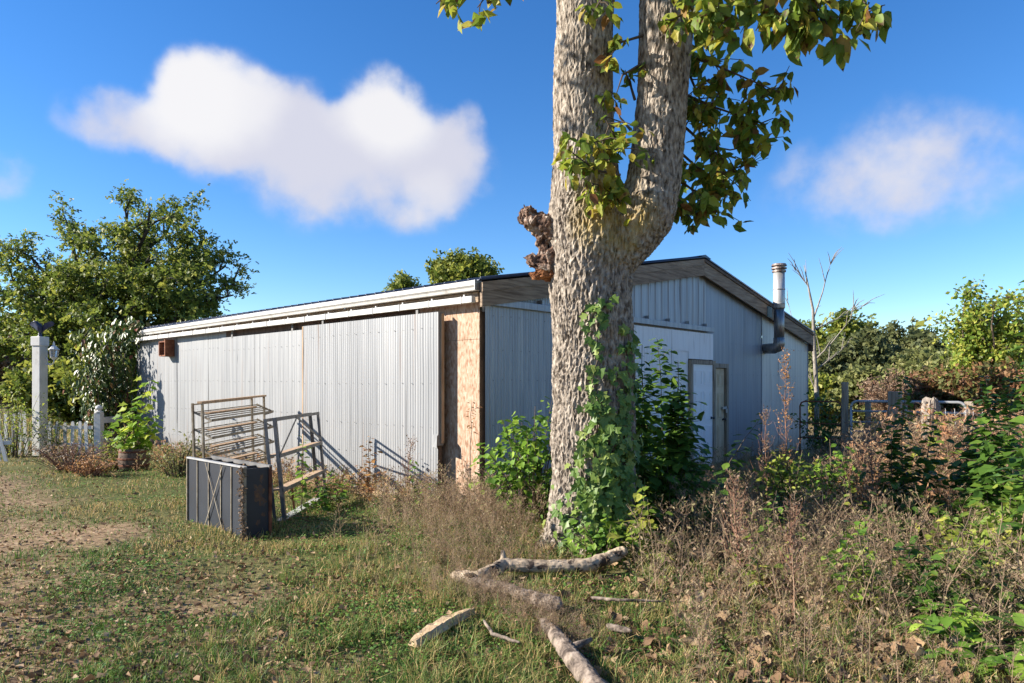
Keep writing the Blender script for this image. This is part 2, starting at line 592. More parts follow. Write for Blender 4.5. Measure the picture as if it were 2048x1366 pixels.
def bark_mat():
    m, nt, p = nmat('corky_bark')
    t = nt.nodes.new('ShaderNodeTexCoord')
    mp = nt.nodes.new('ShaderNodeMapping')
    mp.inputs['Scale'].default_value = (1, 1, .35)
    nt.links.new(t.outputs['Object'], mp.inputs['Vector'])
    n = nt.nodes.new('ShaderNodeTexNoise')
    n.inputs['Scale'].default_value = 34
    n.inputs['Detail'].default_value = 6
    nt.links.new(mp.outputs[0], n.inputs['Vector'])
    c = ramp(nt, n.outputs['Fac'], [(.32, (.065, .05, .038)), (.47, (.235, .195, .155)), (.68, (.45, .39, .32))])
    n3 = nt.nodes.new('ShaderNodeTexNoise')          # yellow lichen in the crotch and green film up the limbs
    n3.inputs['Scale'].default_value = 3.0
    n3.inputs['Detail'].default_value = 7
    nt.links.new(t.outputs['Object'], n3.inputs['Vector'])
    d = nt.nodes.new('ShaderNodeVectorMath')
    d.operation = 'DISTANCE'
    d.inputs[1].default_value = (.18, -.36, 3.22)
    nt.links.new(t.outputs['Object'], d.inputs[0])
    mr = nt.nodes.new('ShaderNodeMapRange')
    mr.inputs['From Min'].default_value = .5
    mr.inputs['From Max'].default_value = .05
    nt.links.new(d.outputs['Value'], mr.inputs['Value'])
    ml = nt.nodes.new('ShaderNodeMath')
    ml.operation = 'MULTIPLY'
    nt.links.new(mr.outputs[0], ml.inputs[0])
    mr2 = nt.nodes.new('ShaderNodeMapRange')
    mr2.inputs['From Min'].default_value = .36
    mr2.inputs['From Max'].default_value = .6
    nt.links.new(n3.outputs['Fac'], mr2.inputs['Value'])
    nt.links.new(mr2.outputs[0], ml.inputs[1])
    mx = nt.nodes.new('ShaderNodeMix')
    mx.data_type = 'RGBA'
    nt.links.new(ml.outputs[0], mx.inputs['Factor'])
    nt.links.new(c, mx.inputs['A'])
    mx.inputs['B'].default_value = (.42, .30, .07, 1)
    nt.links.new(mx.outputs['Result'], p.inputs['Base Color'])
    p.inputs['Roughness'].default_value = .95
    p.inputs['Specular IOR Level'].default_value = .15
    b = nt.nodes.new('ShaderNodeBump')
    b.inputs['Strength'].default_value = .5
    b.inputs['Distance'].default_value = .02
    n2 = nt.nodes.new('ShaderNodeTexNoise')
    n2.inputs['Scale'].default_value = 45
    n2.inputs['Detail'].default_value = 4
    nt.links.new(mp.outputs[0], n2.inputs['Vector'])
    nt.links.new(n2.outputs['Fac'], b.inputs['Height'])
    nt.links.new(b.outputs[0], p.inputs['Normal'])
    return m


M['bark'] = bark_mat()
G = lambda *c: tuple(c)
M['l_tree'] = leafmat('near_tree_leaf', [(0, (.055, .09, .012)), (.4, (.10, .14, .018)), (.7, (.19, .20, .025)), (.88, (.24, .20, .03)), (1, (.13, .055, .02))], .45, spots=((.12, .06, .025), 16), gain=1.9)
M['l_ivy'] = leafmat('ivy_leaf', [(0, (.05, .10, .018)), (.6, (.10, .16, .03)), (1, (.18, .22, .05))], .3, .45)
M['l_bush'] = leafmat('bush_leaf', [(0, (.04, .085, .012)), (.6, (.09, .16, .02)), (1, (.18, .25, .035))], .45, .45, gain=2.0)
M['l_sap'] = leafmat('sapling_leaf', [(0, (.03, .07, .012)), (.6, (.065, .125, .02)), (1, (.12, .19, .03))], .45, .4, gain=1.55)
M['l_syc'] = leafmat('sycamore_leaf', [(0, (.10, .19, .018)), (.6, (.19, .29, .025)), (1, (.33, .36, .04))], .5, .5)
M['l_vine'] = leafmat('wall_vine_leaf', [(0, (.02, .04, .010)), (.55, (.05, .08, .018)), (.85, (.10, .12, .025)), (1, (.16, .05, .03))], .2, .4)
M['l_yel'] = leafmat('yellow_green_leaf', [(0, (.08, .13, .018)), (.6, (.16, .20, .03)), (1, (.28, .27, .05))], .45, gain=1.75)
M['l_red'] = leafmat('red_leaf', [(0, (.07, .09, .025)), (.4, (.11, .09, .03)), (.65, (.17, .07, .04)), (1, (.22, .13, .06))], .35)
M['l_orange'] = leafmat('orange_weed', [(0, (.13, .09, .035)), (.5, (.30, .14, .06)), (1, (.38, .22, .08))], .35)
M['l_far'] = leafmat('tree_leaf', [(0, (.038, .055, .010)), (.5, (.082, .105, .017)), (1, (.165, .165, .03))], .45, gain=2.25)
M['l_far_dk'] = leafmat('dark_tree_leaf', [(0, (.035, .045, .018)), (.6, (.07, .078, .028)), (1, (.12, .12, .045))], .4, gain=2.0)
M['l_far_lt'] = leafmat('pale_tree_leaf', [(0, (.07, .085, .025)), (.6, (.13, .14, .045)), (1, (.21, .19, .07))], .42, gain=1.7)
M['l_brown'] = leafmat('brown_shrub', [(0, (.09, .065, .045)), (.6, (.17, .115, .075)), (1, (.24, .16, .10))], .3)
M['grass'] = leafmat('grass_blade', [(0, (.03, .075, .013)), (.35, (.066, .13, .023)), (.55, (.108, .155, .036)), (.72, (.24, .19, .07)), (1, (.40, .27, .125))], .3, .6)
M['clover'] = leafmat('clover', [(0, (.035, .085, .014)), (.6, (.075, .15, .022)), (1, (.13, .20, .035))], .3, .6)
M['weed'] = leafmat('dry_weed', [(0, (.11, .075, .05)), (.5, (.27, .19, .125)), (.501, (.18, .12, .075)), (.8, (.30, .215, .135)), (.93, (.13, .13, .045)), (1, (.33, .25, .16))], .4, .8, gain=1.62)
M['weed_red'] = leafmat('rusty_weed', [(0, (.13, .07, .045)), (.5, (.28, .15, .09)), (.501, (.26, .12, .06)), (.85, (.35, .22, .12)), (1, (.18, .19, .05))], .35, .8, gain=1.6)
M['litter'] = leafmat('fallen_leaf', [(0, (.08, .045, .025)), (.5, (.19, .115, .06)), (.85, (.30, .20, .115)), (1, (.38, .28, .18))], .15, .8, gain=1.2)


def ground_mat():
    m, nt, p = nmat('ground_soil')
    g = nt.nodes.new('ShaderNodeNewGeometry')
    n = nt.nodes.new('ShaderNodeTexNoise')
    n.inputs['Scale'].default_value = 1.3
    n.inputs['Detail'].default_value = 9
    nt.links.new(g.outputs['Position'], n.inputs['Vector'])
    n2 = nt.nodes.new('ShaderNodeTexNoise')
    n2.inputs['Scale'].default_value = 14
    n2.inputs['Detail'].default_value = 6
    nt.links.new(g.outputs['Position'], n2.inputs['Vector'])
    soil = ramp(nt, n2.outputs['Fac'], [(.3, (.13, .08, .045)), (.55, (.29, .195, .115)), (.75, (.46, .34, .22))])
    turf = ramp(nt, n2.outputs['Fac'], [(.3, (.05, .058, .02)), (.55, (.095, .105, .032)), (.75, (.16, .16, .055))])
    at = nt.nodes.new('ShaderNodeAttribute')
    at.attribute_name = 'dry'
    mx = nt.nodes.new('ShaderNodeMix')
    mx.data_type = 'RGBA'
    nt.links.new(at.outputs['Fac'], mx.inputs['Factor'])
    nt.links.new(turf, mx.inputs['A'])
    nt.links.new(soil, mx.inputs['B'])
    nt.links.new(mx.outputs['Result'], p.inputs['Base Color'])
    p.inputs['Roughness'].default_value = .95
    p.inputs['Specular IOR Level'].default_value = .1
    b = nt.nodes.new('ShaderNodeBump')
    b.inputs['Strength'].default_value = .6
    b.inputs['Distance'].default_value = .03
    nt.links.new(n2.outputs['Fac'], b.inputs['Height'])
    nt.links.new(b.outputs[0], p.inputs['Normal'])
    return m


M['ground'] = ground_mat()

# ------------------------------------------------------------------ ground
BY = [3.0, 3.76, 5.2, 7.7, 11.7, 16, 30]
BX = [-.4, -1.15, -2.5, -4.3, -8.0, -12, -24]


def dryness(x, y):
    xb = np.interp(y, BY, BX)
    d = sstep(-1.3, 1.6, xb - x + (vnoise(x, y, .9, 3) - .5) * 2.2 + (vnoise(x, y, 3.1, 4) - .5) * 1.2)
    d = np.where(np.asarray(y) > 12, d * .35, d)
    right = sstep(.3, 1.6, np.asarray(x) - 0.0) * .6
    return np.clip(np.maximum(d, right), 0, 1)


def make_ground():
    near = np.arange(-13, 13.01, .18)
    gx = np.concatenate([[-1500, -600, -250, -120, -70, -45, -32, -24, -18, -15], near, [15, 18, 24, 32, 45, 70, 120, 250, 600, 1500]])
    gy = np.concatenate([[-1500, -400, -120, -40, -15, -6, -2, 0, 1.5], np.arange(2.5, 20, .18), [21, 23, 26, 30, 36, 45, 60, 90, 150, 300, 700, 1500]])
    xx, yy = np.meshgrid(gx, gy)
    V = np.stack([xx, yy, gh(xx, yy) + (vnoise(xx, yy, 2.5, 1) - .5) * .03 * (np.abs(xx) < 13) * (yy < 20)], -1).reshape(-1, 3)
    nx, ny = len(gx), len(gy)
    i = np.arange((ny - 1) * (nx - 1))
    r, c = i // (nx - 1), i % (nx - 1)
    a = r * nx + c
    Q = np.stack([a, a + 1, a + nx + 1, a + nx], -1)
    o = mesh_quads('ground', V, Q, M['ground'], smooth=True)
    at = o.data.attributes.new('dry', 'FLOAT', 'POINT')
    at.data.foreach_set('value', dryness(V[:, 0], V[:, 1]).astype(np.float32))
    tag(o, 'grassy yard ground with bare brown earth patches', None, kind='structure')


make_ground()

# ------------------------------------------------------------------ shed
C0 = Vector((-.418, 8.9, 0))
TH = math.atan2(.738, .675)
UX = Vector((math.cos(TH), math.sin(TH), 0))     # along the gable front
UY = Vector((-math.sin(TH), math.cos(TH), 0))    # along the long sunny side
SW, SL, EAVE, RIDGE = 12.0, 12.2, 2.95, 4.05
shed = thing('metal_shed', 'long grey corrugated metal shed with low gable roof and sliding doors', 'shed', C0, TH)


def toshed(p):
    d = Vector(p) - C0
    return Vector((d.dot(UX), d.dot(UY), d.z))


def roofz(u):
    return EAVE + (RIDGE - EAVE) * (1 - abs(u - SW / 2) / (SW / 2))


def corr(a):
    return .0052 * np.sin(2 * np.pi * a / .055)


def rib(a, pitch=.23, h=.018):
    t = np.mod(a, pitch) / pitch
    return h * (sstep(0, .06, t) - sstep(.12, .18, t))


def sheet(name, plane, a0, a1, zb, zt, off, mat, parent, prof=corr, step=.0085, amp=1.0, seed=0):
    """one profiled sheet; plane 'L' long side (x = -off) or 'F' gable front (y = -off); zt number or function"""
    n = max(4, int((a1 - a0) / step))
    a = np.linspace(a0, a1, n + 1)
    top = np.array([zt(t) for t in a]) if callable(zt) else np.full(n + 1, zt)
    rows = 7
    V = []
    for k in range(rows):
        t = k / (rows - 1)
        z = zb + (top - zb) * t
        dent = (vnoise(a, z, 1.6, seed + 2) - .5) * .012
        out = off + prof(a) * amp + dent
        if plane == 'L':
            V.append(np.stack([-out, a, z], -1))
        else:
            V.append(np.stack([a, -out, z], -1))
    V = np.concatenate(V)
    Q = []
    for k in range(rows - 1):
        i = np.arange(n) + k * (n + 1)
        q = np.stack([i, i + 1, i + n + 2, i + n + 1], -1)
        if plane == 'L':
            q = q[:, ::-1]
        Q.append(q)
    return mesh_quads(name, V, np.concatenate(Q), mat, parent, smooth=True)


def screws(plane, rows, a0, a1, off, parent, pitch=.2):
    mb = MB()
    for z in rows:
        a = a0 + .06
        while a < a1:
            zz = z + random.uniform(-.006, .006)
            if plane == 'L':
                mb.box(-off - .006, -off, a - .0045, a + .0045, zz - .0045, zz + .0045)
            else:
                mb.box(a - .0045, a + .0045, -off - .006, -off, zz - .0045, zz + .0045)
            a += pitch + random.uniform(-.01, .01)
    o = mb.build('sheet_screws', M['angle'], parent)
    tag(o, kind='stuff')


def cuts(a0, a1, w):
    n = max(1, round((a1 - a0) / w))
    return [(a0 + (a1 - a0) * i / n, a0 + (a1 - a0) * (i + 1) / n) for i in range(n)]


# long side
for i, (a, b) in enumerate(cuts(7.3, SL, .82)):
    sheet('wall_sheet', 'L', a, b + .02, -.1, 2.86, .0 + .004 * (i % 2), M['galv'], shed, seed=i, amp=.6)
screws('L', (.5, 1.1, 1.72, 2.4), 7.4, SL, .012, shed)
# second sliding door, behind the first
db = MB()
db.box(-.055, -.02, 4.0, 7.33, .1, .2).box(-.055, -.02, 4.0, 7.33, 2.42, 2.55).box(-.055, -.02, 7.25, 7.33, .2, 2.42)
doorB = db.build('sliding_door', M['wood_brown'], shed)
tag(doorB, 'sliding door further from the corner')
for i, (a, b) in enumerate(cuts(3.9, 7.35, .69)):
    sheet('metal_sheet', 'L', a, b + .02, .04, 2.585, .068 + .004 * (i % 2), M['galv'], doorB, seed=10 + i, amp=.65)
screws('L', (.55, 1.15, 1.7, 2.32), 4.1, 7.3, .08, doorB)
# first sliding door, in front
da = MB()
da.box(-.165, -.105, .63, .70, .1, 2.58).box(-.165, -.105, 3.95, 4.02, .1, 2.58).box(-.165, -.105, .70, 3.95, 2.5, 2.58).box(-.165, -.105, .70, 3.95, .08, .2).box(-.165, -.105, .7, 3.95, 1.3, 1.4)
doorA = da.build('sliding_door', M['wood_brown'], shed)
tag(doorA, 'sliding door next to the strand board corner')
for i, (a, b) in enumerate(cuts(.62, 4.05, .686)):
    sheet('metal_sheet', 'L', a, b + .02, .05, 2.625, .178 + .004 * (i % 2), M['galv'], doorA, seed=20 + i, amp=.85)
screws('L', (.62, 1.06, 1.66, 2.42), .7, 4.0, .19, doorA)
e = MB()
e.box(-.198, -.105, .598, .612, .82, 2.62)
e.build('edge_trim', M['galv'], doorA)
e = MB()
e.box(-.16, -.11, .572, .597, .85, 2.6)
e.build('edge_board', M['wood_tan'], doorA)
e = MB()
e.add([(-.19, .60, .98), (-.24, .575, .95), (-.25, .57, .80), (-.20, .605, .78), (-.195, .72, .80), (-.195, .72, .96)], [(0, 1, 2, 3), (0, 3, 4, 5)])
e.build('bent_flap', M['galv'], doorA)
e = MB()
e.box(-.185, -.19 + .02, 4.045, 4.075, .06, 2.62)
e.build('edge_trim', M['wood_tan'], doorA)
for a in (1.1, 3.5):
    e = MB()
    e.box(-.15, -.12, a - .025, a + .025, 2.6, 2.705)
    e.build('door_hanger', M['angle'], doorA)
for a in (4.6, 6.9):
    e = MB()
    e.box(-.07, -.05, a - .03, a + .03, 2.56, 2.72)
    e.build('door_hanger', M['angle'], doorB)
# strand board at the corner and the frame behind the doors
for z0, z1 in ((-.1, 2.235), (2.24, 2.72)):
    e = MB()
    e.box(-.012, .0, .0, 1.2, z0, z1)
    e.build('strand_board', M['osb'], shed)
e = MB()
e.box(.003, .02, 1.0, 7.4, -.1, 2.8)
e.build('door_header_board', M['wood_brown'], shed)
e = MB()
e.box(-.014, .0, .02, SL, 2.722, 2.86)
e.build('eave_board', M['wood'], shed)
# sliding door track
e = MB()
e.box(-.175, -.10, -.02, SL - .1, 2.70, 2.785)
tr = e.build('door_track', M['white_paint'], shed, bevel=.006)
for i in range(19):
    e = MB()
    a = .18 + i * .64
    e.box(-.183, -.17, a - .006, a + .006, 2.695, 2.79).box(-.12, -.015, a - .012, a + .012, 2.787, 2.82)
    e.build('track_bracket', M['pipe'], tr)
# gutter
prof = [(-.02, 2.98), (-.02, 2.865), (-.10, 2.865), (-.115, 2.90), (-.14, 2.925), (-.142, 2.985), (-.132, 2.985), (-.13, 2.93), (-.10, 2.905), (-.09, 2.875), (-.03, 2.875), (-.03, 2.98)]
for i, (a, b) in enumerate(((-.06, 2.98), (2.98, 6.1), (6.1, 9.2), (9.2, SL + .1))):
    g = MB()
    n = len(prof)
    dz = (0.0, -.004, -.012, -.02)
    vs = [(x - .02, a, z + dz[i]) for x, z in prof] + [(x - .02, b - .004, z + (dz + (-.03,))[i + 1]) for x, z in prof]
    g.add(vs, [(k, (k + 1) % n, n + (k + 1) % n, n + k) for k in range(n)] + [tuple(range(n))[::-1], tuple(range(n, 2 * n))])
    g.build('gutter', M['white_paint'], shed)
e = MB()
e.box(-.165, -.035, -.068, -.06, 2.86, 2.99)
e.build('gutter_end_cap', M['pipe'], shed)
# louvre box on the long side
e = MB()
e.box(-.22, -.015, 9.86, 9.90, 2.28, 2.66).box(-.22, -.015, 10.2, 10.24, 2.3, 2.62).box(-.22, -.015, 9.9, 10.2, 2.28, 2.31).box(-.22, -.015, 9.9, 10.2, 2.60, 2.63)
vb = e.build('vent_box', M['rust'], shed)
e = MB()
e.box(-.06, -.02, 9.9, 10.2, 2.31, 2.6)
e.build('vent_back', M['white_paint'], vb)
for k in range(7):
    e = MB()
    e.box(-.12, -.06, 10.02, 10.2, 2.325 + k * .04, 2.335 + k * .04)
    e.build('louvre_slat', M['white_paint'], vb)
# roof
PT = .23
for side in (0, 1):
    for i, (a, b) in enumerate(cuts(-.16, SL + .12, .92)):
        n = 96
        s = np.linspace(a, b, n + 1)
        h = rib(s - a, .2307, .032) + .035
        u0, u1 = (-.13, SW / 2) if side == 0 else (SW + .13, SW / 2)
        z0 = roofz(0) - .022 * 1.0 + .03
        z1 = RIDGE + .03
        V = np.concatenate([np.stack([np.full(n + 1, u0), s, z0 + h], -1), np.stack([np.full(n + 1, u1), s, z1 + h], -1),
                            np.stack([np.full(n + 1, u0), s, z0 + h - .02], -1), np.stack([np.full(n + 1, u1), s, z1 + h - .02], -1)])
        k = np.arange(n)
        m_ = n + 1
        Q = np.concatenate([np.stack([k, k + 1, k + m_ + 1, k + m_], -1), np.stack([k + 2 * m_, k + 3 * m_, k + 3 * m_ + 1, k + 2 * m_ + 1], -1),
                            np.stack([k, k + 2 * m_, k + 2 * m_ + 1, k + 1], -1),
                            np.array([[0, m_, 3 * m_, 2 * m_], [n, n + 2 * m_, n + 3 * m_, n + m_]])])
        mesh_quads('roof_panel', V, Q, M['navy'], shed)
e = MB()
e.add([(5.75, -.17, RIDGE + .055), (6.0, -.17, RIDGE + .11), (6.25, -.17, RIDGE + .055), (5.75, SL + .1, RIDGE + .055), (6.0, SL + .1, RIDGE + .11), (6.25, SL + .1, RIDGE + .055)],
      [(0, 1, 4, 3), (1, 2, 5, 4), (0, 2, 1), (3, 4, 5)])
e.build('ridge_cap', M['navy'], shed)


# fascia boards on the gable front
def rake(name, u0, u1, dtop, dbot, y0, y1, mat):
    mb = MB()
    vs = []
    for y in (y0, y1):
        for u in (u0, u1):
            z = roofz(u) + .03
            vs += [(u, y, z - dbot), (u, y, z - dtop)]
    mb.add(vs, [(0, 1, 3, 2), (4, 6, 7, 5), (0, 4, 5, 1), (2, 3, 7, 6), (1, 5, 7, 3), (0, 2, 6, 4)])
    return mb.build(name, mat, shed)


for u0, u1 in ((-.10, 3.0), (3.004, SW / 2 - .002)):
    rake('fascia_board', u0, u1, .0, .125, -.15, -.11, M['wood'])
    rake('fascia_board', u0, u1, .127, .32, -.14, -.10, M['wood'])
for u0, u1 in ((SW / 2 + .002, 9.4), (9.404, SW + .1)):
    rake('fascia_board', u0, u1, .0, .055, -.16, -.11, M['wood_brown'])
    rake('fascia_board', u0, u1, .057, .32, -.14, -.10, M['wood'])
e = MB()
e.box(SW + .04, SW + .1, -.135, -.02, 2.5, 2.70)
e.build('corner_block', M['wood_brown'], shed)
# gable front, left half: ribbed sheets over the track, a corrugated leaf and a white leaf below
for i, (a, b) in enumerate(cuts(0.02, 6.33, 1.05)):
    sheet('wall_sheet', 'F', a, b, 2.6, lambda t: roofz(t) - .05, .012, M['galv_old'], shed, prof=(corr if i < 2 else rib), seed=30 + i)
e = MB()
e.box(.02, 6.33, .02, .04, -.1, 2.62)
e.build('front_backing', M['wood_brown'], shed)
for i, (a, b) in enumerate(cuts(6.33, 9.09, .92)):
    sheet('wall_sheet', 'F', a, b + .01, (2.06 if b < 7.3 else -.1), lambda t: roofz(t) - .05, .004 + .003 * (i % 2), M['sheet_blue'], shed, prof=lambda a_: rib(a_, .23, .006), step=.02, seed=40 + i)
for i, (a, b) in enumerate(cuts(9.09, SW, 1.03)):
    sheet('wall_sheet', 'F', a, b + .01, -.1, lambda t: roofz(t) - .05, .012 + .003 * (i % 2), M['galv_new'], shed, prof=lambda a_: rib(a_, .23, .006), step=.02, seed=50 + i)
screws('F', (.6, 1.25, 1.85, 2.5), 7.4, SW, .02, shed, pitch=.23)
e = MB()
e.box(SW - .02, SW + .03, -.03, .03, -.1, 2.92)
e.build('corner_trim', M['sheet_blue'], shed)
e = MB()
e.box(.1, 6.47, -.125, -.05, 2.68, 2.775)
tf = e.build('door_track', M['galv_old'], shed, bevel=.006)
for i in range(9):
    e = MB()
    a = .45 + i * .72
    e.box(a - .005, a + .005, -.121, -.11, 2.675, 2.78).box(a - .02, a + .02, -.10, -.02, 2.777, 2.84)
    e.build('track_bracket', M['galv_old'], tf)
e = MB()
e.box(.06, .12, -.06, -.03, .05, 2.6).box(2.9, 2.96, -.06, -.03, .05, 2.6).box(.12, 2.9, -.06, -.03, 2.5, 2.6)
dc = e.build('sliding_door', M['wood_brown'], shed)
tag(dc, 'corrugated sliding door on the shaded gable front')
for i, (a, b) in enumerate(cuts(.02, 2.98, .74)):
    sheet('metal_sheet', 'F', a, b + .01, .03, 2.70, .07 + .004 * (i % 2), M['galv_old'], dc, seed=60 + i, amp=1.1)
screws('F', (.5, 1.1, 1.7, 2.1, 2.55), .1, 2.95, .085, dc, pitch=.18)
# white sliding leaf holding a white six-panel door
e = MB()
e.box(3.02, 3.1, -.07, -.035, .05, 2.6).box(3.1, 6.46, -.07, -.035, 2.55, 2.62).box(5.36, 5.44, -.07, -.035, .05, 2.55)
dw = e.build('sliding_door', M['wood_brown'], shed)
tag(dw, 'white sheeted sliding door with a white door set in it')
for i, (a, b) in enumerate(cuts(3.0, 5.46, .62)):
    sheet('white_sheet', 'F', a, b, .05, 2.28, .078 + .003 * (i % 2), M['white_sheet'], dw, prof=(rib if i < 2 else corr), amp=.6, seed=70 + i)
    sheet('white_sheet', 'F', a, b, 2.27, 2.645, .085 + .003 * (i % 2), M['white_sheet'], dw, prof=lambda a_: rib(a_, .31, .005), step=.02, seed=80 + i)
for a, b in ((5.46, 5.92), (5.924, 6.48)):
    sheet('white_sheet', 'F', a, b, 2.13, 2.645, .088, M['white_sheet'], dw, prof=lambda a_: rib(a_, .31, .004), step=.02, seed=90)
e = MB()
e.box(6.44, 6.478, -.082, -.03, .0, 2.64)
e.build('side_board', M['wood_brown'], dw)


def frame(u0, u1, ztop, y0, y1, w, mat, parent):
    for x0, x1, z0, z1 in ((u0, u0 + w, 0, ztop - w), (u1 - w, u1, 0, ztop - w), (u0, u1, ztop - w, ztop)):
        q = MB()
        q.box(x0, x1, y0, y1, z0, z1)
        q.build('door_frame', mat, parent)


frame(5.47, 6.475, 2.11, -.15, -.086, .075, M['wood_v'], dw)


def panel_door(name, u0, u1, z0, z1, y, mat, parent, label):
    q = MB()
    q.box(u0, u1, y - .02, y + .02, z0, z1)
    d = q.build(name, mat, parent)
    d['label'] = label
    w = u1 - u0
    h = z1 - z0
    for cx in (.28, .72):
        for c0, c1 in ((.80, .94), (.46, .74), (.08, .40)):
            q = MB()
            a, b = u0 + w * (cx - .16), u0 + w * (cx + .16)
            p0, p1 = z0 + h * c0, z0 + h * c1
            t = .018
            for r in ((a, b, p0, p0 + t), (a, b, p1 - t, p1), (a, a + t, p0 + t, p1 - t), (b - t, b, p0 + t, p1 - t)):
                q.box(r[0], r[1], y - .029, y - .02, r[2], r[3])
            q.box(a + .045, b - .045, y - .026, y - .02, p0 + .045, p1 - .045)
            q.build('door_panel', mat, d)
    return d


d1 = panel_door('white_door', 5.55, 6.395, .04, 2.03, -.10, M['white_door'], dw, 'white six-panel door')
d1.parent = shed
d2 = panel_door('cream_door', 6.50, 7.16, .04, 1.97, .02, M['cream_door'], shed, 'cream panel door beside the white one')


def knob(u, y, z, mat, parent, n='door_knob'):
    q = MB()
    q.tube([(u, y, z), (u, y - .03, z), (u, y - .04, z), (u, y - .07, z), (u, y - .075, z)], [.03, .012, .012, .03, .015], 10)
    return q.build(n, mat, parent, True)


knob(6.33, -.12, .98, M['black'], d1)
knob(7.10, 0, .92, M['black'], d2)
q = MB()
q.box(7.0, 7.26, -.055, -.02, 1.13, 1.18).box(7.12, 7.17, -.075, -.055, 1.05, 1.14)
q.build('hasp_lock', M['pipe'], d2)
frame(6.42, 7.27, 2.07, -.055, .05, .09, M['wood_v'], shed)
# stove pipe
SU, SY = 9.2, -.36
q = MB()
q.tube([(SU, SY, 2.62), (SU, SY, 3.36)], .112, 20)
sp = q.build('stove_pipe', M['steel_dark'], shed, True)
q = MB()
q.tube([(SU, SY, 3.36), (SU, SY, 3.38), (SU, SY, 4.18)], [.122, .13, .125], 20)
q.build('upper_pipe', M['steel'], sp, True)
for z in (3.45, 3.78):
    q = MB()
    q.tube([(SU, SY, z), (SU, SY, z + .03)], .134, 20)
    q.build('pipe_band', M['steel'], sp, True)
q = MB()
q.tube([(SU, SY, 2.70), (SU, SY, 2.55), (SU, SY + .03, 2.49), (SU, SY + .1, 2.46), (SU, -.02, 2.46)], [.122, .125, .125, .12, .115], 16)
q.build('pipe_elbow', M['steel_dark'], sp, True)
q = MB()
q.lathe([(.11, 4.180), (.15, 4.185), (.15, 4.220), (.12, 4.225), (.12, 4.250), (.165, 4.255), (.165, 4.285), (.13, 4.290), (.13, 4.320), (.17, 4.325), (.15, 4.370), (.02, 4.390)], 20, SU, SY, 0)
q.build('chimney_cap', M['cap'], sp)
q = MB()
q.box(SU - .14, SU + .14, -.149, -.146, 3.18, 3.42)
q.build('black_plate', M['black'], sp)  # flat black plate on the fascia behind the pipe
# far walls, so the shed is closed
q = MB()
q.box(.02, SW - .02, SL - .04, SL, -.1, 2.9)
q.build('back_wall', M['galv_old'], shed)
q = MB()
q.box(SW - .04, SW, .05, SL - .05, -.1, 2.9)
q.build('side_wall', M['galv_old'], shed)
q = MB()
q.add([(0.05, SL - .02, 2.9), (SW - .05, SL - .02, 2.9), (SW / 2, SL - .02, RIDGE)], [(0, 1, 2)])
q.build('back_gable', M['galv_old'], shed)

# ------------------------------------------------------------------ leaves
LEAF = {
    'ovate': (np.array([(0, 0, 0), (-.26, .28, .05), (-.24, .62, .045), (0, 1, -.12), (.24, .62, .045), (.26, .28, .05)], float), np.array([(0, 3, 2, 1), (0, 5, 4, 3)])),
    'wide': (np.array([(0, .02, 0), (-.40, .22, .05), (-.34, .60, .05), (0, 1, -.10), (.34, .60, .05), (.40, .22, .05)], float), np.array([(0, 3, 2, 1), (0, 5, 4, 3)])),
    'lobed': (np.array([(0, 0, 0), (-.45, .02, .04), (-.30, .30, .03), (-.50, .52, .05), (-.20, .62, .02), (0, 1, -.1), (.20, .62, .02), (.50, .52, .05), (.30, .30, .03), (.45, .02, .04)], float),
              np.array([(0, 2, 1, 0 + 0), (0, 4, 3, 2), (0, 6, 5, 4), (0, 8, 7, 6), (0, 9, 8, 0)])),
    'card': (np.array([(0, 0, 0), (-.3, .5, .06), (0, 1, -.08), (.3, .5, .06)], float), np.array([(0, 3, 2, 1)])),
    'clump': (np.array([(0, 0, 0), (-.3, .35, .1), (-.05, .6, 0), (.25, .3, .08), (.1, .3, -.1), (.45, .55, .05), (.35, .95, -.08), (.1, .75, .12), (-.1, .4, .15), (-.45, .6, .05), (-.35, 1, 0), (-.15, .8, -.12)], float),
              np.array([(0, 3, 2, 1), (4, 5, 6, 7), (8, 11, 10, 9)])),
}
LEAF['lobed'] = (LEAF['lobed'][0], np.array([(0, 4, 3, 2), (0, 6, 5, 4), (0, 8, 7, 6), (0, 2, 1, 1), (0, 9, 8, 8)]))
_t = LEAF['lobed'][0]
LEAF['lobed'] = (np.vstack([_t, (_t[0] + _t[1]) / 2, (_t[0] + _t[9]) / 2]), np.array([(0, 4, 3, 2), (0, 6, 5, 4), (0, 8, 7, 6), (0, 2, 1, 10), (0, 11, 9, 8)]))


def norm(a):
    return a / np.maximum(np.linalg.norm(a, axis=1, keepdims=True), 1e-9)


def basis(D, N):
    D = norm(D)
    Xv = norm(np.cross(D, N))
    Nn = np.cross(Xv, D)
    return np.stack([Xv, D, Nn], axis=2)        # columns


def scatter(name, tmpl, P, B, S, mat, parent=None, rnd=None, origin=(0, 0, 0), jit=0.0):
    tv, tf = tmpl
    n, k = len(P), len(tv)
    T = np.broadcast_to(tv, (n, k, 3)).copy()
    if jit:
        T += rng.normal(0, jit, T.shape)
    V = np.einsum('nij,nkj->nki', B, T) * S[:, None, None] + (P - np.asarray(origin))[:, None, :]
    Q = (tf[None] + (np.arange(n) * k)[:, None, None]).reshape(-1, 4)
    if rnd is None:
        rnd = rng.random(n)
    return mesh_quads(name, V.reshape(-1, 3), Q, mat, parent, np.repeat(rnd, len(tf)))




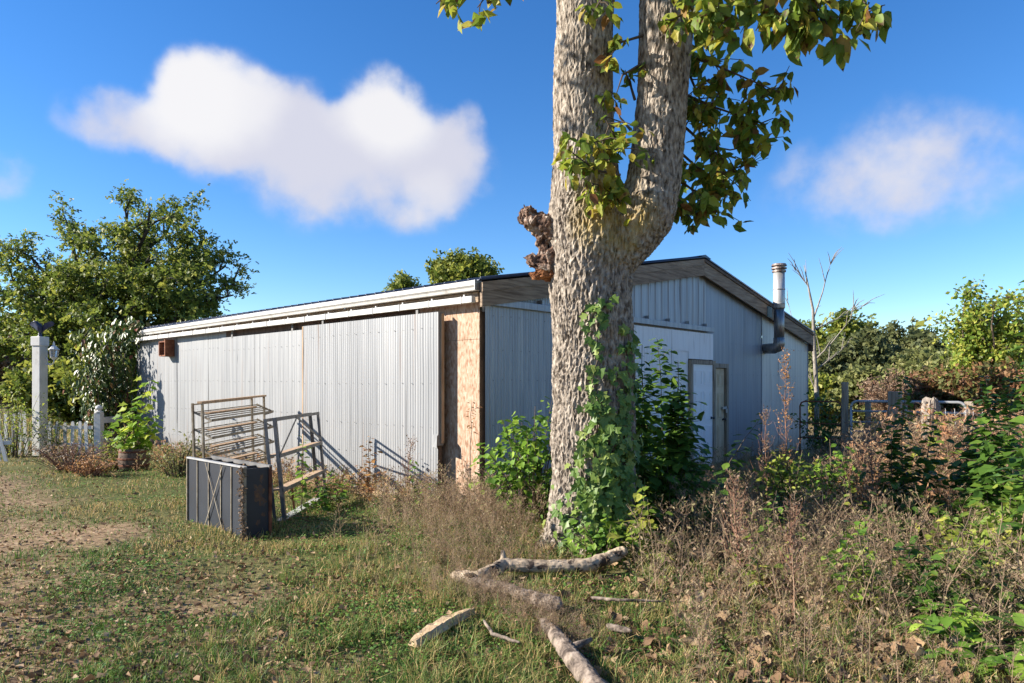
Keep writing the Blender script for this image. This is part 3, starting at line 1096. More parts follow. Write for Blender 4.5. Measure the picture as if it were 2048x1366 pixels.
def strip_leaf(hw, bend=.16, fold=.10):
    ts = (.0, .22, .48, .74, .97)
    V, Q = [], []
    for t_, h_ in zip(ts, hw):
        z = -bend * t_ * t_
        V += [(-h_, t_ + .02, z + fold * h_ * 2), (0, t_, z), (h_, t_ + .02, z + fold * h_ * 2)]
    for i in range(4):
        a = i * 3
        Q += [(a, a + 1, a + 4, a + 3), (a + 1, a + 2, a + 5, a + 4)]
    return np.array(V, float), np.array(Q)


LEAF['litter'] = LEAF['ovate']
LEAF['ovate_s'], LEAF['wide_s'] = LEAF['ovate'], LEAF['wide']
LEAF['ovate'] = strip_leaf((.03, .20, .235, .15, .012))
LEAF['wide'] = strip_leaf((.05, .30, .33, .20, .015))
_unit = {}


def unit_leaf(kind, mat, v):
    key = (kind, mat, v)
    if key not in _unit:
        tv, tf = LEAF[kind]
        tv = tv + np.random.default_rng(v + 5).normal(0, .03, tv.shape)
        me = bpy.data.meshes.new('leaf')
        me.from_pydata(tv.tolist(), [], tf.tolist())
        at = me.attributes.new('rnd', 'FLOAT', 'FACE')
        at.data.foreach_set('value', [0.0] * len(tf))
        me.materials.append(M[mat])
        _unit[key] = me
    return _unit[key]


def put_leaves(parent, P, D, N, L, mat, kind='ovate', cap=120):
    """leaves of one plant: the ones that show largest are objects of their own, the rest one part"""
    P, D, N, L = np.asarray(P, float), np.asarray(D, float), np.asarray(N, float), np.asarray(L, float)
    o = np.array(parent.location)
    B = basis(D, N)
    big = np.argsort(-L / np.linalg.norm(P - np.array([0, 0, CAM_H]), axis=1))
    ind, rest = big[:cap], big[cap:]
    for j, i in enumerate(ind):
        ob = bpy.data.objects.new('leaf', unit_leaf(kind, mat, j % 5))
        mw = Matrix.Identity(4)
        for r in range(3):
            for c in range(3):
                mw[r][c] = B[i][r][c] * L[i]
            mw[r][3] = P[i][r] - o[r]
        ob.parent = parent
        ob.matrix_local = mw
        col.objects.link(ob)
    if len(rest):
        r = scatter('leaves', LEAF[kind + '_s' if kind + '_s' in LEAF else kind], P[rest], B[rest], L[rest], M[mat], parent, origin=o, jit=.02)
        tag(r, kind='stuff')


def rdir(n, up=0.0):
    d = norm(rng.normal(size=(n, 3)))
    d[:, 2] += up
    return norm(d)


def bez(a, b, c, n):
    t = np.linspace(0, 1, n)[:, None]
    a, b, c = np.array(a, float), np.array(b, float), np.array(c, float)
    return a * (1 - t) ** 2 + 2 * b * t * (1 - t) + c * t ** 2


# ------------------------------------------------------------------ generic trees and bushes
def limb_tree(name, label, cat, base, targets, r0, fork, leaf_mat, bark='darkbark', n_sub=7, sub_len=1.3, per_sub=40, leaf=.2, sig=.35, kind='clump', group=None, sub_from=.3, nsub2=3, droop=.2, rs=0):
    g = np.random.default_rng(rs + 100)
    base = np.array(base, float)
    t = thing(name, label, cat, base, group=group)
    wood = MB()
    trunk = MB()
    fk = np.array(fork, float)
    bend = (base + fk) / 2 + g.normal(0, .15, 3) * [1, 1, 0]
    tp = bez(base - [0, 0, .15], bend, fk, 6)
    trunk.tube((tp - base).tolist(), list(np.linspace(r0 * 1.25, r0 * .9, 6)), 9)
    P, D = [], []
    for tg in targets:
        tg = np.array(tg, float)
        start = tp[g.integers(3, 6)]
        mid = (start + tg) / 2 + np.array([0, 0, .12]) * np.linalg.norm(tg - start) + g.normal(0, .06, 3) * np.linalg.norm(tg - start)
        L = bez(start, mid, tg, 8)
        L[1:-1] += g.normal(0, .035, (6, 3)) * np.linalg.norm(tg - start) * .5
        rl = r0 * .62 * g.uniform(.7, 1.0)
        wood.tube((L - base).tolist(), list(np.linspace(rl, max(.012, rl * .16), 8)), 6, cap=False)
        for k in range(n_sub):
            s = sub_from + (1 - sub_from) * (k + g.random()) / n_sub
            i = min(6, int(s * 7))
            p = L[i] + (L[i + 1] - L[i]) * (s * 7 - i)
            d = norm(((L[-1] - L[0]) / np.linalg.norm(L[-1] - L[0]) * .5 + g.normal(0, .6, 3) + [0, 0, .25])[None])[0]
            ln = sub_len * g.uniform(.5, 1.1)
            S = bez(p, p + d * ln * .55 + [0, 0, .1 * ln], p + d * ln - [0, 0, droop * ln], 5)
            wood.tube((S - base).tolist(), list(np.linspace(rl * .28, .008, 5)), 4, cap=False)
            for q in range(nsub2):
                u = g.uniform(.25, 1.0)
                c0 = S[min(4, int(u * 4.99))]
                d2 = norm((d + g.normal(0, .8, 3))[None])[0]
                e2 = c0 + d2 * ln * .45
                wood.tube(([c0 - base, e2 - base]), [.012, .005], 3, cap=False)
                m_ = per_sub // nsub2
                w = g.random((m_, 1))
                pts = c0 + (e2 - c0) * w * 1.15 + g.normal(0, sig * .55, (m_, 3)) * [1, 1, .7]
                P.append(pts)
    trunk.build('trunk', M[bark], t, True)
    wood.build('branches', M[bark], t, True)
    if per_sub:
        P = np.concatenate(P)
        n = len(P)
        D = norm(g.normal(size=(n, 3)) + [0, 0, -.25])
        N = norm(g.normal(size=(n, 3)) * .8 + [-.2, -.2, .9])
        S = leaf * g.uniform(.6, 1.25, n)
        scatter('crown', LEAF[kind], P, basis(D, N), S, M[leaf_mat], t, rnd=np.clip(g.normal(.45, .22, n), 0, .999), origin=base)
    return t


def ell_targets(c, r, n, g, low=-.4):
    out = []
    for k in range(n):
        d = norm(g.normal(size=(1, 3)))[0]
        d[2] = low + (1 - low) * g.random() if d[2] < low else d[2]
        out.append(np.array(c) + d * np.array(r) * g.uniform(.6, .95))
    return out


def bg_tree(name, label, cat, px, depth, top, bot_w, leaf_mat, n=9, per=90, leaf=.35, group=None, rs=0, bark='darkbark', nsub=6, crown_low=.35, squash=1.0, sig=.5, kind='clump', sub=None):
    """tree at photograph column px and a depth in metres, its top at photograph row top, half width bot_w metres"""
    g = np.random.default_rng(rs)
    b = np.array([X(px, depth), depth, ghf(X(px, depth), depth)])
    H = Z(top, depth)
    c = b + [0, 0, H * (crown_low + 1) / 2]
    rad = (bot_w, bot_w * squash, H * (1 - crown_low) / 2)
    tg = ell_targets(c, [r * .82 for r in rad], n, g, -.75)
    return limb_tree(name, label, cat, b, tg, H * .022, b + [0, 0, H * crown_low * .8], leaf_mat, bark, nsub, sub or bot_w * .32, per, leaf, sig, kind=kind, group=group, rs=rs, sub_from=.35)


# big spreading tree left of the shed
D0 = 30.0
tgt = []
for px_, py_, dd in ((135, 425, 0), (190, 470, -2), (250, 385, 1), (300, 385, -1), (350, 395, 1), (405, 425, 0), (430, 450, -1), (470, 500, 0), (495, 530, 1), (485, 590, -1), (440, 600, -2),
                     (60, 478, 0), (15, 480, 1), (-40, 520, -1), (20, 560, -2), (-60, 620, 0), (60, 620, -3), (130, 560, -3), (210, 540, -3.5), (300, 480, -2.5), (330, 560, -3.5), (390, 520, -2),
                     (100, 690, -3.5), (20, 700, -3), (200, 640, -4), (150, 740, -4), (260, 620, -3.5), (370, 640, -3), (430, 660, -1), (60, 770, -3), (120, 800, -3), (240, 720, -4), (280, 440, 2), (170, 500, 2), (380, 470, 2.5)):
    tgt.append(np.array(W3(px_ - (18 if px_ > 380 else 0), py_ + (32 if py_ < 560 else 0), D0 + dd)))
bx = X(215, D0)
limb_tree('spreading_tree', 'big spreading olive green tree with dark limbs behind the vine-covered shed corner', 'tree', (bx, D0, 0), tgt, .40, (bx - .1, D0, 2.6), 'l_far',
          n_sub=8, sub_len=1.35, per_sub=93, leaf=.22, sig=.42, rs=1, sub_from=.38)
# trees showing above the roof
bg_tree('roof_tree', 'small round tree peeking over the middle of the long roof edge', 'tree', 792, 34, 522, 1.2, 'l_far', 10, 75, .22, 'trees beyond the roof', 21, crown_low=.55, sig=.35)
bg_tree('roof_tree', 'bushy light green tree rising above the roof near the gutter end', 'tree', 925, 30, 484, 2.0, 'l_far', 16, 100, .24, 'trees beyond the roof', 22, crown_low=.5, sig=.4)
bg_tree('roof_tree', 'thin treetop just clear of the roof beside the rotten stump', 'tree', 1035, 32, 520, 1.2, 'l_far', 8, 60, .22, 'trees beyond the roof', 23, crown_low=.6, sig=.3)
# trees and bushes on the right, beyond the gate
for k, (px_, dp, top, wd, mt, lab) in enumerate((
        (1668, 46, 632, 4.0, 'l_far', 'olive tree behind the bare white tree'),
        (1765, 50, 628, 4.2, 'l_far_dk', 'tallest dark green tree of the clump beyond the gate'),
        (1700, 40, 672, 3.2, 'l_far_dk', 'shadowy dark tree low in the clump beyond the gate'),
        (1822, 44, 668, 2.6, 'l_far_dk', 'dark rounded tree at the right end of the clump'))):
    bg_tree('woodland_tree', lab, 'tree', px_, dp, top, wd, mt, 16, 66, .44, 'dark trees beyond the gate', 31 + k, crown_low=.15, sig=.6)
for k, (px_, dp, top, wd, mt, lab) in enumerate((
        (1655, 27, 745, 1.6, 'l_far', 'green shrub at the foot of the bare white tree'),
        (1725, 26, 742, 1.5, 'l_far_lt', 'low green shrub behind the leaning gate post'),
        (1870, 30, 690, 2.3, 'l_far_lt', 'yellowish shrub between the dark trees and the young tree'),
        (1945, 27, 680, 2.2, 'l_far_lt', 'pale leafy shrub under the young tree'),
        (2030, 25, 672, 2.2, 'l_yel', 'yellow green shrub behind the red sumac'),
        (2120, 27, 650, 2.6, 'l_far_lt', 'tall pale shrub beyond the red sumac'))):
    bg_tree('shrub', lab, 'shrub', px_, dp, top, wd, mt, 13, 60, .27, 'shrubs beyond the gate', 41 + k, crown_low=.12, sig=.42, bark='twig')
bg_tree('brown_shrub', 'brown bare-looking shrub in front of the dark trees', 'shrub', 1792, 23, 712, 1.25, 'l_brown', 22, 30, .10, None, 51, crown_low=.15, bark='redstem', sig=.25, nsub=8)
for k, (px_, dp, top, wd, lab) in enumerate(((1905, 17, 735, 1.0, 'red sumac bush behind the galvanised gate'), (2000, 16, 728, 1.2, 'tall red sumac bush behind the leafy shoots'))):
    bg_tree('sumac_bush', lab, 'shrub', px_, dp, top, wd, 'l_red', 14, 51, .15, 'red sumac bushes', 55 + k, crown_low=.3, bark='redstem', sig=.28)
bg_tree('young_tree', 'slender young tree with sparse leaves against the sky', 'tree', 1980, 17, 562, 1.15, 'l_yel', 17, 66, .13, None, 61, crown_low=.42, bark='twig', sig=.26, nsub=6, kind='card', sub=.55)
bg_tree('far_shrub', 'russet shrub beside the big spreading tree', 'shrub', -20, 34, 640, 3.2, 'l_brown', 14, 80, .26, 'shrubs along the field edge', 64, crown_low=.1, bark='twig')
bg_tree('far_shrub', 'green shrub under the limbs of the spreading tree', 'shrub', 130, 27, 722, 2.4, 'l_far', 14, 66, .3, 'shrubs along the field edge', 65, crown_low=.05, bark='twig')
bg_tree('far_shrub', 'dark green shrub behind the vine-covered shed corner', 'shrub', 235, 26, 700, 2.0, 'l_far', 14, 66, .3, 'shrubs along the field edge', 66, crown_low=.05, bark='twig')


def dead_tree():
    dp = 20.0
    b = np.array([X(1632, dp), dp, 0.0])
    t = thing('dead_tree', 'bare white dead tree beside the shed end', 'tree', b)
    mb = MB()
    path = [W3(1630, 960, dp), W3(1634, 800, dp), W3(1628, 690, dp), W3(1626, 620, dp), W3(1614, 560, dp), W3(1608, 530, dp)]
    mb.tube([p - Vector(b) for p in path], [.085, .07, .055, .04, .022, .008], 8)
    mb.build('trunk', M['dead'], t, True)
    mb = MB()
    g = random.Random(4)

    def br(pts, r):
        pts = [W3(x, y, dp + d) - Vector(b) for x, y, d in pts]
        mb.tube(pts, list(np.linspace(r * .7, .005, len(pts))), 5, cap=False)
        for k in range(7):
            i = g.randrange(len(pts) - 1)
            p = pts[i].lerp(pts[i + 1], g.random())
            d = (pts[i + 1] - pts[i]).normalized() + Vector((g.uniform(-.8, .8), g.uniform(-.6, .6), g.uniform(-.1, .9)))
            q = p + d.normalized() * g.uniform(.25, .8)
            mb.tube([p, p.lerp(q, .5) + Vector((0, 0, .05)), q], [.014, .01, .004], 4, cap=False)
    br([(1626, 640, 0), (1645, 585, .3), (1655, 545, .2), (1662, 525, 0)], .035)
    br([(1630, 720, 0), (1660, 690, -.3), (1700, 640, -.6), (1712, 600, -.6)], .035)
    br([(1628, 690, 0), (1600, 660, .3), (1585, 640, .6), (1575, 600, .8)], .03)
    br([(1627, 660, 0), (1670, 640, .3), (1700, 625, .4), (1730, 610, .5)], .028)
    br([(1632, 740, 0), (1665, 715, .2), (1695, 690, .2)], .028)
    br([(1614, 570, 0), (1598, 545, 0), (1590, 540, 0)], .02)
    br([(1632, 780, 0), (1612, 740, 0), (1600, 720, 0)], .03)
    mb.build('branches', M['dead'], t, True)


dead_tree()


# the wood along the horizon
def far_wood():
    n = 12000
    ang = rng.uniform(-math.pi, math.pi, n)
    dist = rng.uniform(62, 80, n)
    ht = 3.2 + 2.2 * vnoise(ang * 20, ang * 0, 1.0, 8) + 1.6 * vnoise(ang * 55, ang * 0, 1.0, 9)
    z = rng.random(n) ** .8 * ht
    P = np.stack([np.sin(ang) * dist, np.cos(ang) * dist, z], -1)
    o = scatter('far_woodland', LEAF['clump'], P, basis(rdir(n), rdir(n, .6)), rng.uniform(1.0, 2.1, n), M['l_far'], rnd=np.clip(rng.normal(.4, .2, n), 0, .99))
    tag(o, 'low hazy wood along the horizon', None, kind='stuff')


far_wood()

# ------------------------------------------------------------------ the big near tree
TD = 6.9
KT = TD / F
TB = Vector((X(1185, TD), TD, 0))
tree = thing('forked_tree', 'big forked tree with corky grey bark and ivy at its foot', 'tree', TB)


def tpx(px, py, dy=0.0):
    return Vector(((px - 1024) * KT, TD + dy, CAM_H + (768 - py) * KT)) - TB


def make_trunk():
    mb = MB()
    main = [(1183, 1140, .50), (1183, 1085, .455), (1184, 1030, .425), (1186, 950, .405), (1187, 800, .40), (1184, 700, .393), (1183, 600, .395), (1182, 545, .41), (1186, 490, .435), (1178, 440, .41),
            (1170, 385, .345), (1170, 300, .308), (1165, 200, .292), (1168, 100, .288), (1172, 0, .283), (1180, -150, .26), (1195, -400, .20), (1200, -560, .15)]
    mb.tube([tpx(a, b) for a, b, c in main], [c for a, b, c in main], 28)
    right = [(1200, 540, .24), (1246, 482, .285), (1284, 436, .28), (1302, 375, .26), (1310, 310, .245), (1318, 220, .243), (1324, 120, .25), (1328, 0, .255), (1345, -200, .215), (1385, -450, .16), (1400, -600, .12)]
    mb.tube([tpx(a, b, -.12) for a, b, c in right], [c for a, b, c in right], 24)
    for a in range(6):                               # root flare
        t = a * 1.05 + .3
        mb.tube([(0, 0, .55), (math.cos(t) * .25, math.sin(t) * .25, .2), (math.cos(t) * .55, math.sin(t) * .55, -.12)], [.2, .2, .12], 10)
    mb.tube([tpx(1120, 470), tpx(1098, 460), tpx(1080, 452)], [.17, .13, .10], 12)
    mb.tube([tpx(1120, 530), tpx(1095, 535)], [.15, .10], 12)
    o = mb.build('trunk', M['bark'], tree, True)
    r = o.modifiers.new('r', 'REMESH')
    r.mode = 'VOXEL'
    r.voxel_size = .0135
    s = o.modifiers.new('s', 'SMOOTH')
    s.factor = .6
    s.iterations = 7
    bpy.context.view_layer.update()
    dg = bpy.context.evaluated_depsgraph_get()
    me = bpy.data.meshes.new_from_object(o.evaluated_get(dg))
    o.modifiers.clear()
    o.data = me
    n = len(me.vertices)
    co = np.empty(n * 3, np.float32)
    me.vertices.foreach_get('co', co)
    no = np.empty(n * 3, np.float32)
    me.vertices.foreach_get('normal', no)
    co, no = co.reshape(-1, 3), no.reshape(-1, 3)
    disp = np.empty(n)
    vor, nn = mnoise.voronoi, mnoise.noise
    for i in range(n):
        x, y, z = co[i]
        wx = .35 * nn((x * 6, y * 6, z * 3))
        n1 = nn((x * 27 + wx, y * 27 + wx, z * 8))
        n2 = nn((x * 47, y * 47, z * 19))
        disp[i] = .016 * (1 - 2.6 * abs(n1)) + .012 * (1 - 2.4 * abs(n2)) + .03 * nn((x * 3, y * 3, z * 2.2))
    amp = np.where(co[:, 2] > 3.5, .6, 1.0)
    co += no * (disp * amp)[:, None].astype(np.float32)
    me.vertices.foreach_set('co', co.ravel())
    me.update()
    me.materials.clear()
    me.materials.append(M['bark'])


make_trunk()


def rough(o, amp, sc, sub=3, stretch=1.0):
    """subdivide and roughen a mesh in place"""
    bm = bmesh.new()
    bm.from_mesh(o.data)
    bmesh.ops.subdivide_edges(bm, edges=bm.edges[:], cuts=sub, use_grid_fill=True)
    bm.normal_update()
    for v in bm.verts:
        p = v.co
        q = Vector((p.x * sc, p.y * sc, p.z * sc * stretch))
        v.co = p + v.normal * (amp * (mnoise.noise(q) + .6 * mnoise.noise(q * 2.3) + .5 * abs(mnoise.noise(q * 4.7))))
    bm.to_mesh(o.data)
    bm.free()
    o.data.update()


for pts, rr, mt, lab in (([(1112, 470, 0), (1088, 456, -.04), (1068, 444, -.05), (1052, 432, -.04), (1043, 420, -.02)], [.15, .115, .10, .085, .04], 'rot', 'grey brown hollow broken limb stub'),
                         ([(1092, 468, -.06), (1080, 486, -.05), (1090, 510, -.05)], [.06, .045, .06], 'rot', 'crumbling rotten wood between the stubs'),
                         ([(1112, 520, -.02), (1090, 528, -.06), (1070, 528, -.07), (1046, 516, -.05)], [.14, .11, .065, .012], 'rot', 'ragged red rotten stub'),
                         ([(1112, 545, -.02), (1085, 548, -.07), (1062, 556, -.07)], [.07, .06, .03], 'chipred', 'orange broken wood face under the stub')):
    m = MB()
    m.tube([tpx(a, b, d) for a, b, d in pts], rr, 14)
    o = m.build('rotten_stub', M[mt], tree)
    o['label'] = lab
    rough(o, .04, 10, 3)
    rough(o, .02, 30, 1, .35)


def tree_leaves():
    P, D, L = [], [], []
    tw = MB()

    def spray(pts, n, spread, ll, hang=.6):
        n = int(n * 1.75)
        ll *= 1.12
        pts = [np.array(Vector(((x - 1024) / F * d, d, CAM_H + (768 - y) / F * d))) for x, y, d in pts]
        loc = [Vector(p) - TB for p in pts]
        tw.tube(loc, list(np.linspace(.016, .004, len(pts))), 5, cap=False)
        seg = len(pts) - 1
        k = max(2, n // 9)
        for j in range(k):
            s = (j + rng.random()) / k * seg
            i = min(seg - 1, int(s))
            p = pts[i] + (pts[i + 1] - pts[i]) * (s - i)
            q = p + rng.normal(0, spread, 3) * [1, .8, .8] + [0, 0, -spread * .4]
            tw.tube([Vector(p) - TB, Vector((p + q) / 2) - TB + Vector((0, 0, .03)), Vector(q) - TB], [.007, .005, .003], 4, cap=False)
            for u in range(n // k):
                w = rng.uniform(.15, 1.1)
                P.append(p + (q - p) * w + rng.normal(0, .035, 3))
                D.append(np.array([0, 0, -hang]) + rng.normal(0, .55, 3))
                L.append(ll * rng.uniform(.65, 1.2))
    # bright spray in the fork
    spray([(1225, 330, 6.45), (1190, 280, 6.3), (1160, 262, 6.2)], 40, .16, .13)
    spray([(1240, 350, 6.4), (1190, 340, 6.25), (1135, 298, 6.15)], 44, .15, .13)
    spray([(1245, 380, 6.4), (1215, 375, 6.25), (1180, 365, 6.2)], 40, .15, .13)
    spray([(1240, 290, 6.6), (1225, 265, 6.5), (1212, 240, 6.45)], 26, .12, .12)
    spray([(1262, 260, 6.6), (1240, 235, 6.6), (1230, 200, 6.6)], 12, .10, .12)
    spray([(1280, 130, 6.7), (1245, 150, 6.6), (1232, 190, 6.6)], 7, .08, .12)
    spray([(1290, 70, 6.7), (1240, 85, 6.6), (1215, 120, 6.55)], 15, .10, .12)
    spray([(1270, 200, 6.8), (1258, 160, 6.8), (1250, 140, 6.8)], 5, .08, .11)
    spray([(1230, -40, 6.3), (1195, 10, 6.2), (1180, 40, 6.2)], 16, .10, .13)
    # right of the right limb
    spray([(1370, 110, 7.0), (1430, 130, 6.9), (1500, 160, 6.8), (1560, 185, 6.7)], 64, .15, .15)
    spray([(1372, 190, 7.0), (1430, 215, 7.0), (1490, 235, 7.0), (1530, 250, 6.9)], 66, .17, .15)
    spray([(1365, 250, 7.1), (1410, 290, 7.1), (1460, 300, 7.1), (1515, 290, 7.0)], 66, .17, .15)
    spray([(1355, 300, 7.1), (1400, 340, 7.2), (1450, 345, 7.2), (1490, 330, 7.2)], 64, .17, .14)
    spray([(1345, 350, 7.2), (1385, 380, 7.2), (1420, 390, 7.2), (1450, 370, 7.2)], 56, .16, .14)
    spray([(1345, 390, 7.1), (1370, 410, 7.1), (1400, 415, 7.1), (1430, 425, 7.1)], 44, .13, .14)
    spray([(1375, 140, 7.1), (1400, 200, 7.1), (1405, 260, 7.1)], 44, .15, .14)
    # sprays hanging in from the crown at the top
    spray([(1380, -60, 6.2), (1430, 0, 6.0), (1470, 40, 5.9)], 52, .17, .16, .9)
    spray([(1450, -80, 6.0), (1520, -20, 5.8), (1560, 30, 5.7), (1590, 60, 5.7)], 70, .16, .17, .9)
    spray([(1560, -80, 5.8), (1620, -20, 5.6), (1650, 40, 5.6)], 60, .15, .16, .9)
    spray([(1620, -70, 5.6), (1690, -20, 5.5), (1730, 20, 5.5), (1770, 10, 5.5)], 54, .13, .14, .9)
    spray([(1380, 10, 6.4), (1400, 50, 6.3), (1410, 80, 6.3)], 34, .13, .15, .8)
    spray([(1360, 30, 6.4), (1345, 40, 6.35), (1330, 40, 6.3)], 10, .08, .13, .8)
    spray([(1020, -70, 6.0), (985, -25, 5.9), (955, 15, 5.9)], 24, .09, .13, .9)
    spray([(950, -60, 5.9), (905, -22, 5.8), (872, 8, 5.8)], 24, .08, .12, .9)
    spray([(1060, -40, 6.3), (1045, -15, 6.3)], 8, .06, .1, .9)
    P_, D_, L_ = np.array(P), np.array(D), np.array(L)
    N_ = norm(rng.normal(size=P_.shape) * .7 + [-.35, -.6, .5])
    tag(tw.build('twigs', M['twig'], tree), kind='stuff')
    put_leaves(tree, P_, D_, N_, L_, 'l_tree', 'ovate', 300)
    # bare twig tips
    bt = MB()
    for k in range(5):
        a = Vector(((1470 - 1024) / F * 7.2, 7.2, CAM_H + (768 - 345 + k * 8) / F * 7.2)) - TB
        b = Vector(((1525 - 1024 + k * 3) / F * 7.2, 7.2, CAM_H + (768 - 280 - k * 9) / F * 7.2)) - TB
        bt.tube([a, a.lerp(b, .5) - Vector((0, 0, .06)), b], [.006, .004, .002], 4, cap=False)
    bt.build('bare_twigs', M['twig'], tree)
    # the crown above the picture
    n = 5500
    c = rng.normal(0, 1, (160, 3)) * [2.0, 1.7, .9] + np.array([.3, .1, 8.2])
    c[:, 2] = np.maximum(c[:, 2], 6.9)
    P2 = c[rng.integers(0, 160, n)] + rng.normal(0, .32, (n, 3))
    P2[:, 2] = np.maximum(P2[:, 2], np.maximum(6.4, (TB.y + P2[:, 1]) * .566 + 2.1 + rng.random(n) * .8))
    k = scatter('crown', LEAF['clump'], P2, basis(rdir(n, -.4), rdir(n, .5)), rng.uniform(.16, .30, n), M['l_tree'], tree)
    lm = MB()
    for k in range(26):
        a = tpx(1172, -60) if k % 2 else tpx(1332, -120, -.1)
        b = Vector(c[k * 5])
        lm.tube([a, a.lerp(b, .5) + Vector((0, 0, .3)), b], [.09, .05, .015], 6, cap=False)
    lm.build('limbs', M['bark'], tree, True)


tree_leaves()


# ivy on the trunk
def ivy():
    t = thing('ivy_vine', 'green ivy climbing the forked tree trunk', 'vine', (TB.x, TB.y, 0))
    mb = MB()
    P, D, N, L = [], [], [], []

    def onbark(px, py, off):
        s = max(-.97, min(.97, (px - 1185) / 80.0))
        ph = math.asin(s)
        rr = .405 + off
        return np.array([TB.x + rr * math.sin(ph), TB.y - rr * math.cos(ph), CAM_H + (768 - py) / F * (TD - .4 * math.cos(ph))]), np.array([math.sin(ph), -math.cos(ph), .15])
    vines = (((1180, 1090), (1182, 900), (1178, 760), (1188, 640), (1184, 590)), ((1215, 1100), (1222, 900), (1232, 800), (1238, 700), (1240, 650)),
             ((1228, 1100), (1238, 950), (1232, 820), (1240, 720)), ((1150, 1100), (1160, 1000), (1172, 930)), ((1200, 1090), (1206, 980), (1198, 860), (1194, 780)), ((1190, 1080), (1200, 980), (1210, 880)))
    for v in vines:
        pts = []
        for i in range(len(v) - 1):
            for s in np.linspace(0, 1, 7)[:-1]:
                px_ = v[i][0] + (v[i + 1][0] - v[i][0]) * s + random.uniform(-4, 4)
                py_ = v[i][1] + (v[i + 1][1] - v[i][1]) * s
                pts.append((px_, py_))
        mb.tube([Vector(onbark(a, b, .035)[0]) - Vector(t.location) for a, b in pts], list(np.linspace(.012, .005, len(pts))), 5, cap=False)
        for a, b in pts:
            dens = 3 + 9 * max(0, (b - 650) / 430)
            for k in range(int(dens)):
                wid = 14 + 22 * max(0, (b - 620) / 450)
                p, nn_ = onbark(a + random.gauss(0, wid * .7), b + random.uniform(-14, 14), random.uniform(.03, .16 if b > 850 else .08))
                P.append(p)
                D.append(np.array([random.gauss(0, .45), -.25, -.9 + random.gauss(0, .3)]))
                N.append(nn_ + rng.normal(0, .35, 3) + [0, 0, .45])
                L.append(random.uniform(.035, .125))
    mb.build('stem', M['twig'], t)
    put_leaves(t, P, D, N, L, 'l_ivy', 'lobed', 300)


ivy()


# ------------------------------------------------------------------ leafy plants
def sapling(name, label, base, height, lean=(0, 0), n=36, ll=.11, mat='l_sap', stems=1, spread=.1, kind='wide', first=.12, cat='sapling', group=None, cap=70, stem_mat='twig', side=.5, thick=.008):
    z0 = ghf(base[0], base[1])
    ll *= 1.25
    n = int(n * 1.2)
    t = thing(name, label, cat, (base[0], base[1], z0), group=group)
    mb = MB()
    P, D, N, L = [], [], [], []
    for s in range(stems):
        h = height * (1 if s == 0 else random.uniform(.55, .92))
        ox, oy = (0, 0) if s == 0 else (random.gauss(0, spread), random.gauss(0, spread))
        top = Vector((ox * 1.6 + lean[0] * h + random.gauss(0, .03), oy * 1.6 + lean[1] * h, h))
        mid = Vector((ox * 1.2 + lean[0] * h * .35, oy * 1.2 + lean[1] * h * .35, h * .5))
        pts = [Vector(p) for p in bez((ox * .5, oy * .5, -.03), mid, top, 9)]
        for p in pts[1:-1]:
            p.x += random.gauss(0, .008)
            p.y += random.gauss(0, .008)
        mb.tube(pts, list(np.linspace(thick, .003, 9)), 5, cap=False)
        m_ = max(5, int(n * h / height))
        for k in range(m_):
            u = first + (1 - first) * (k + .5) / m_
            i = min(7, int(u * 8))
            p = pts[i].lerp(pts[i + 1], u * 8 - i)
            a = k * 2.4 + random.gauss(0, .4)
            out = Vector((math.cos(a), math.sin(a), 0))
            size = ll * (1 - .45 * max(0, u - .6) / .4) * random.uniform(.75, 1.2)
            nb = 1 if random.random() > side * (1 - u) else 3
            for b in range(nb):
                q = p + out * (.02 + b * size * .75) + Vector((0, 0, .01 + b * .02))
                if b:
                    mb.tube([p, q], [.003, .002], 3, cap=False)
                P.append(np.array(q) + np.array(t.location))
                o2 = out + Vector((random.gauss(0, .4), random.gauss(0, .4), random.gauss(-.15, .25)))
                D.append(np.array(o2))
                N.append(np.array([random.gauss(0, .3), random.gauss(0, .3), 1.0]))
                L.append(size)
    mb.build('stem', M[stem_mat], t)
    put_leaves(t, P, D, N, L, mat, kind, cap)
    return t


def bush(name, label, base, rad, height, n, ll, mat, stems=14, kind='wide', cap=150, cat='bush', group=None, stem_mat='twig', low=.05, flat=.7):
    z0 = ghf(base[0], base[1])
    t = thing(name, label, cat, (base[0], base[1], z0), group=group)
    mb = MB()
    P, D, N, L = [], [], [], []
    o = np.array(t.location)
    for s in range(stems):
        a = random.uniform(0, 2 * math.pi)
        r_ = rad * math.sqrt(random.random())
        h = height * (1 - .45 * (r_ / rad) ** 2) * random.uniform(.7, 1.0)
        tip = np.array([math.cos(a) * r_, math.sin(a) * r_ * flat, h])
        S = bez((tip[0] * .2, tip[1] * .2, -.03), (tip[0] * .5, tip[1] * .5, h * .65), tip, 8)
        mb.tube(S.tolist(), list(np.linspace(.008, .003, 8)), 4, cap=False)
        for k in range(n // stems):
            u = low + (1 - low) * random.random() ** .8
            i = min(6, int(u * 7))
            p = S[i] + (S[i + 1] - S[i]) * (u * 7 - i) + rng.normal(0, ll * .9, 3)
            p[2] = max(p[2], .03)
            P.append(p + o)
            D.append(np.array([p[0] * .6 / rad + random.gauss(0, .6), p[1] * .6 / rad + random.gauss(0, .6), random.gauss(-.2, .35)]))
            N.append(np.array([random.gauss(-.15, .4), random.gauss(-.25, .4), .9]))
            L.append(ll * random.uniform(.6, 1.25))
    mb.build('stems', M[stem_mat], t)
    put_leaves(t, P, D, N, L, mat, kind, cap)
    return t


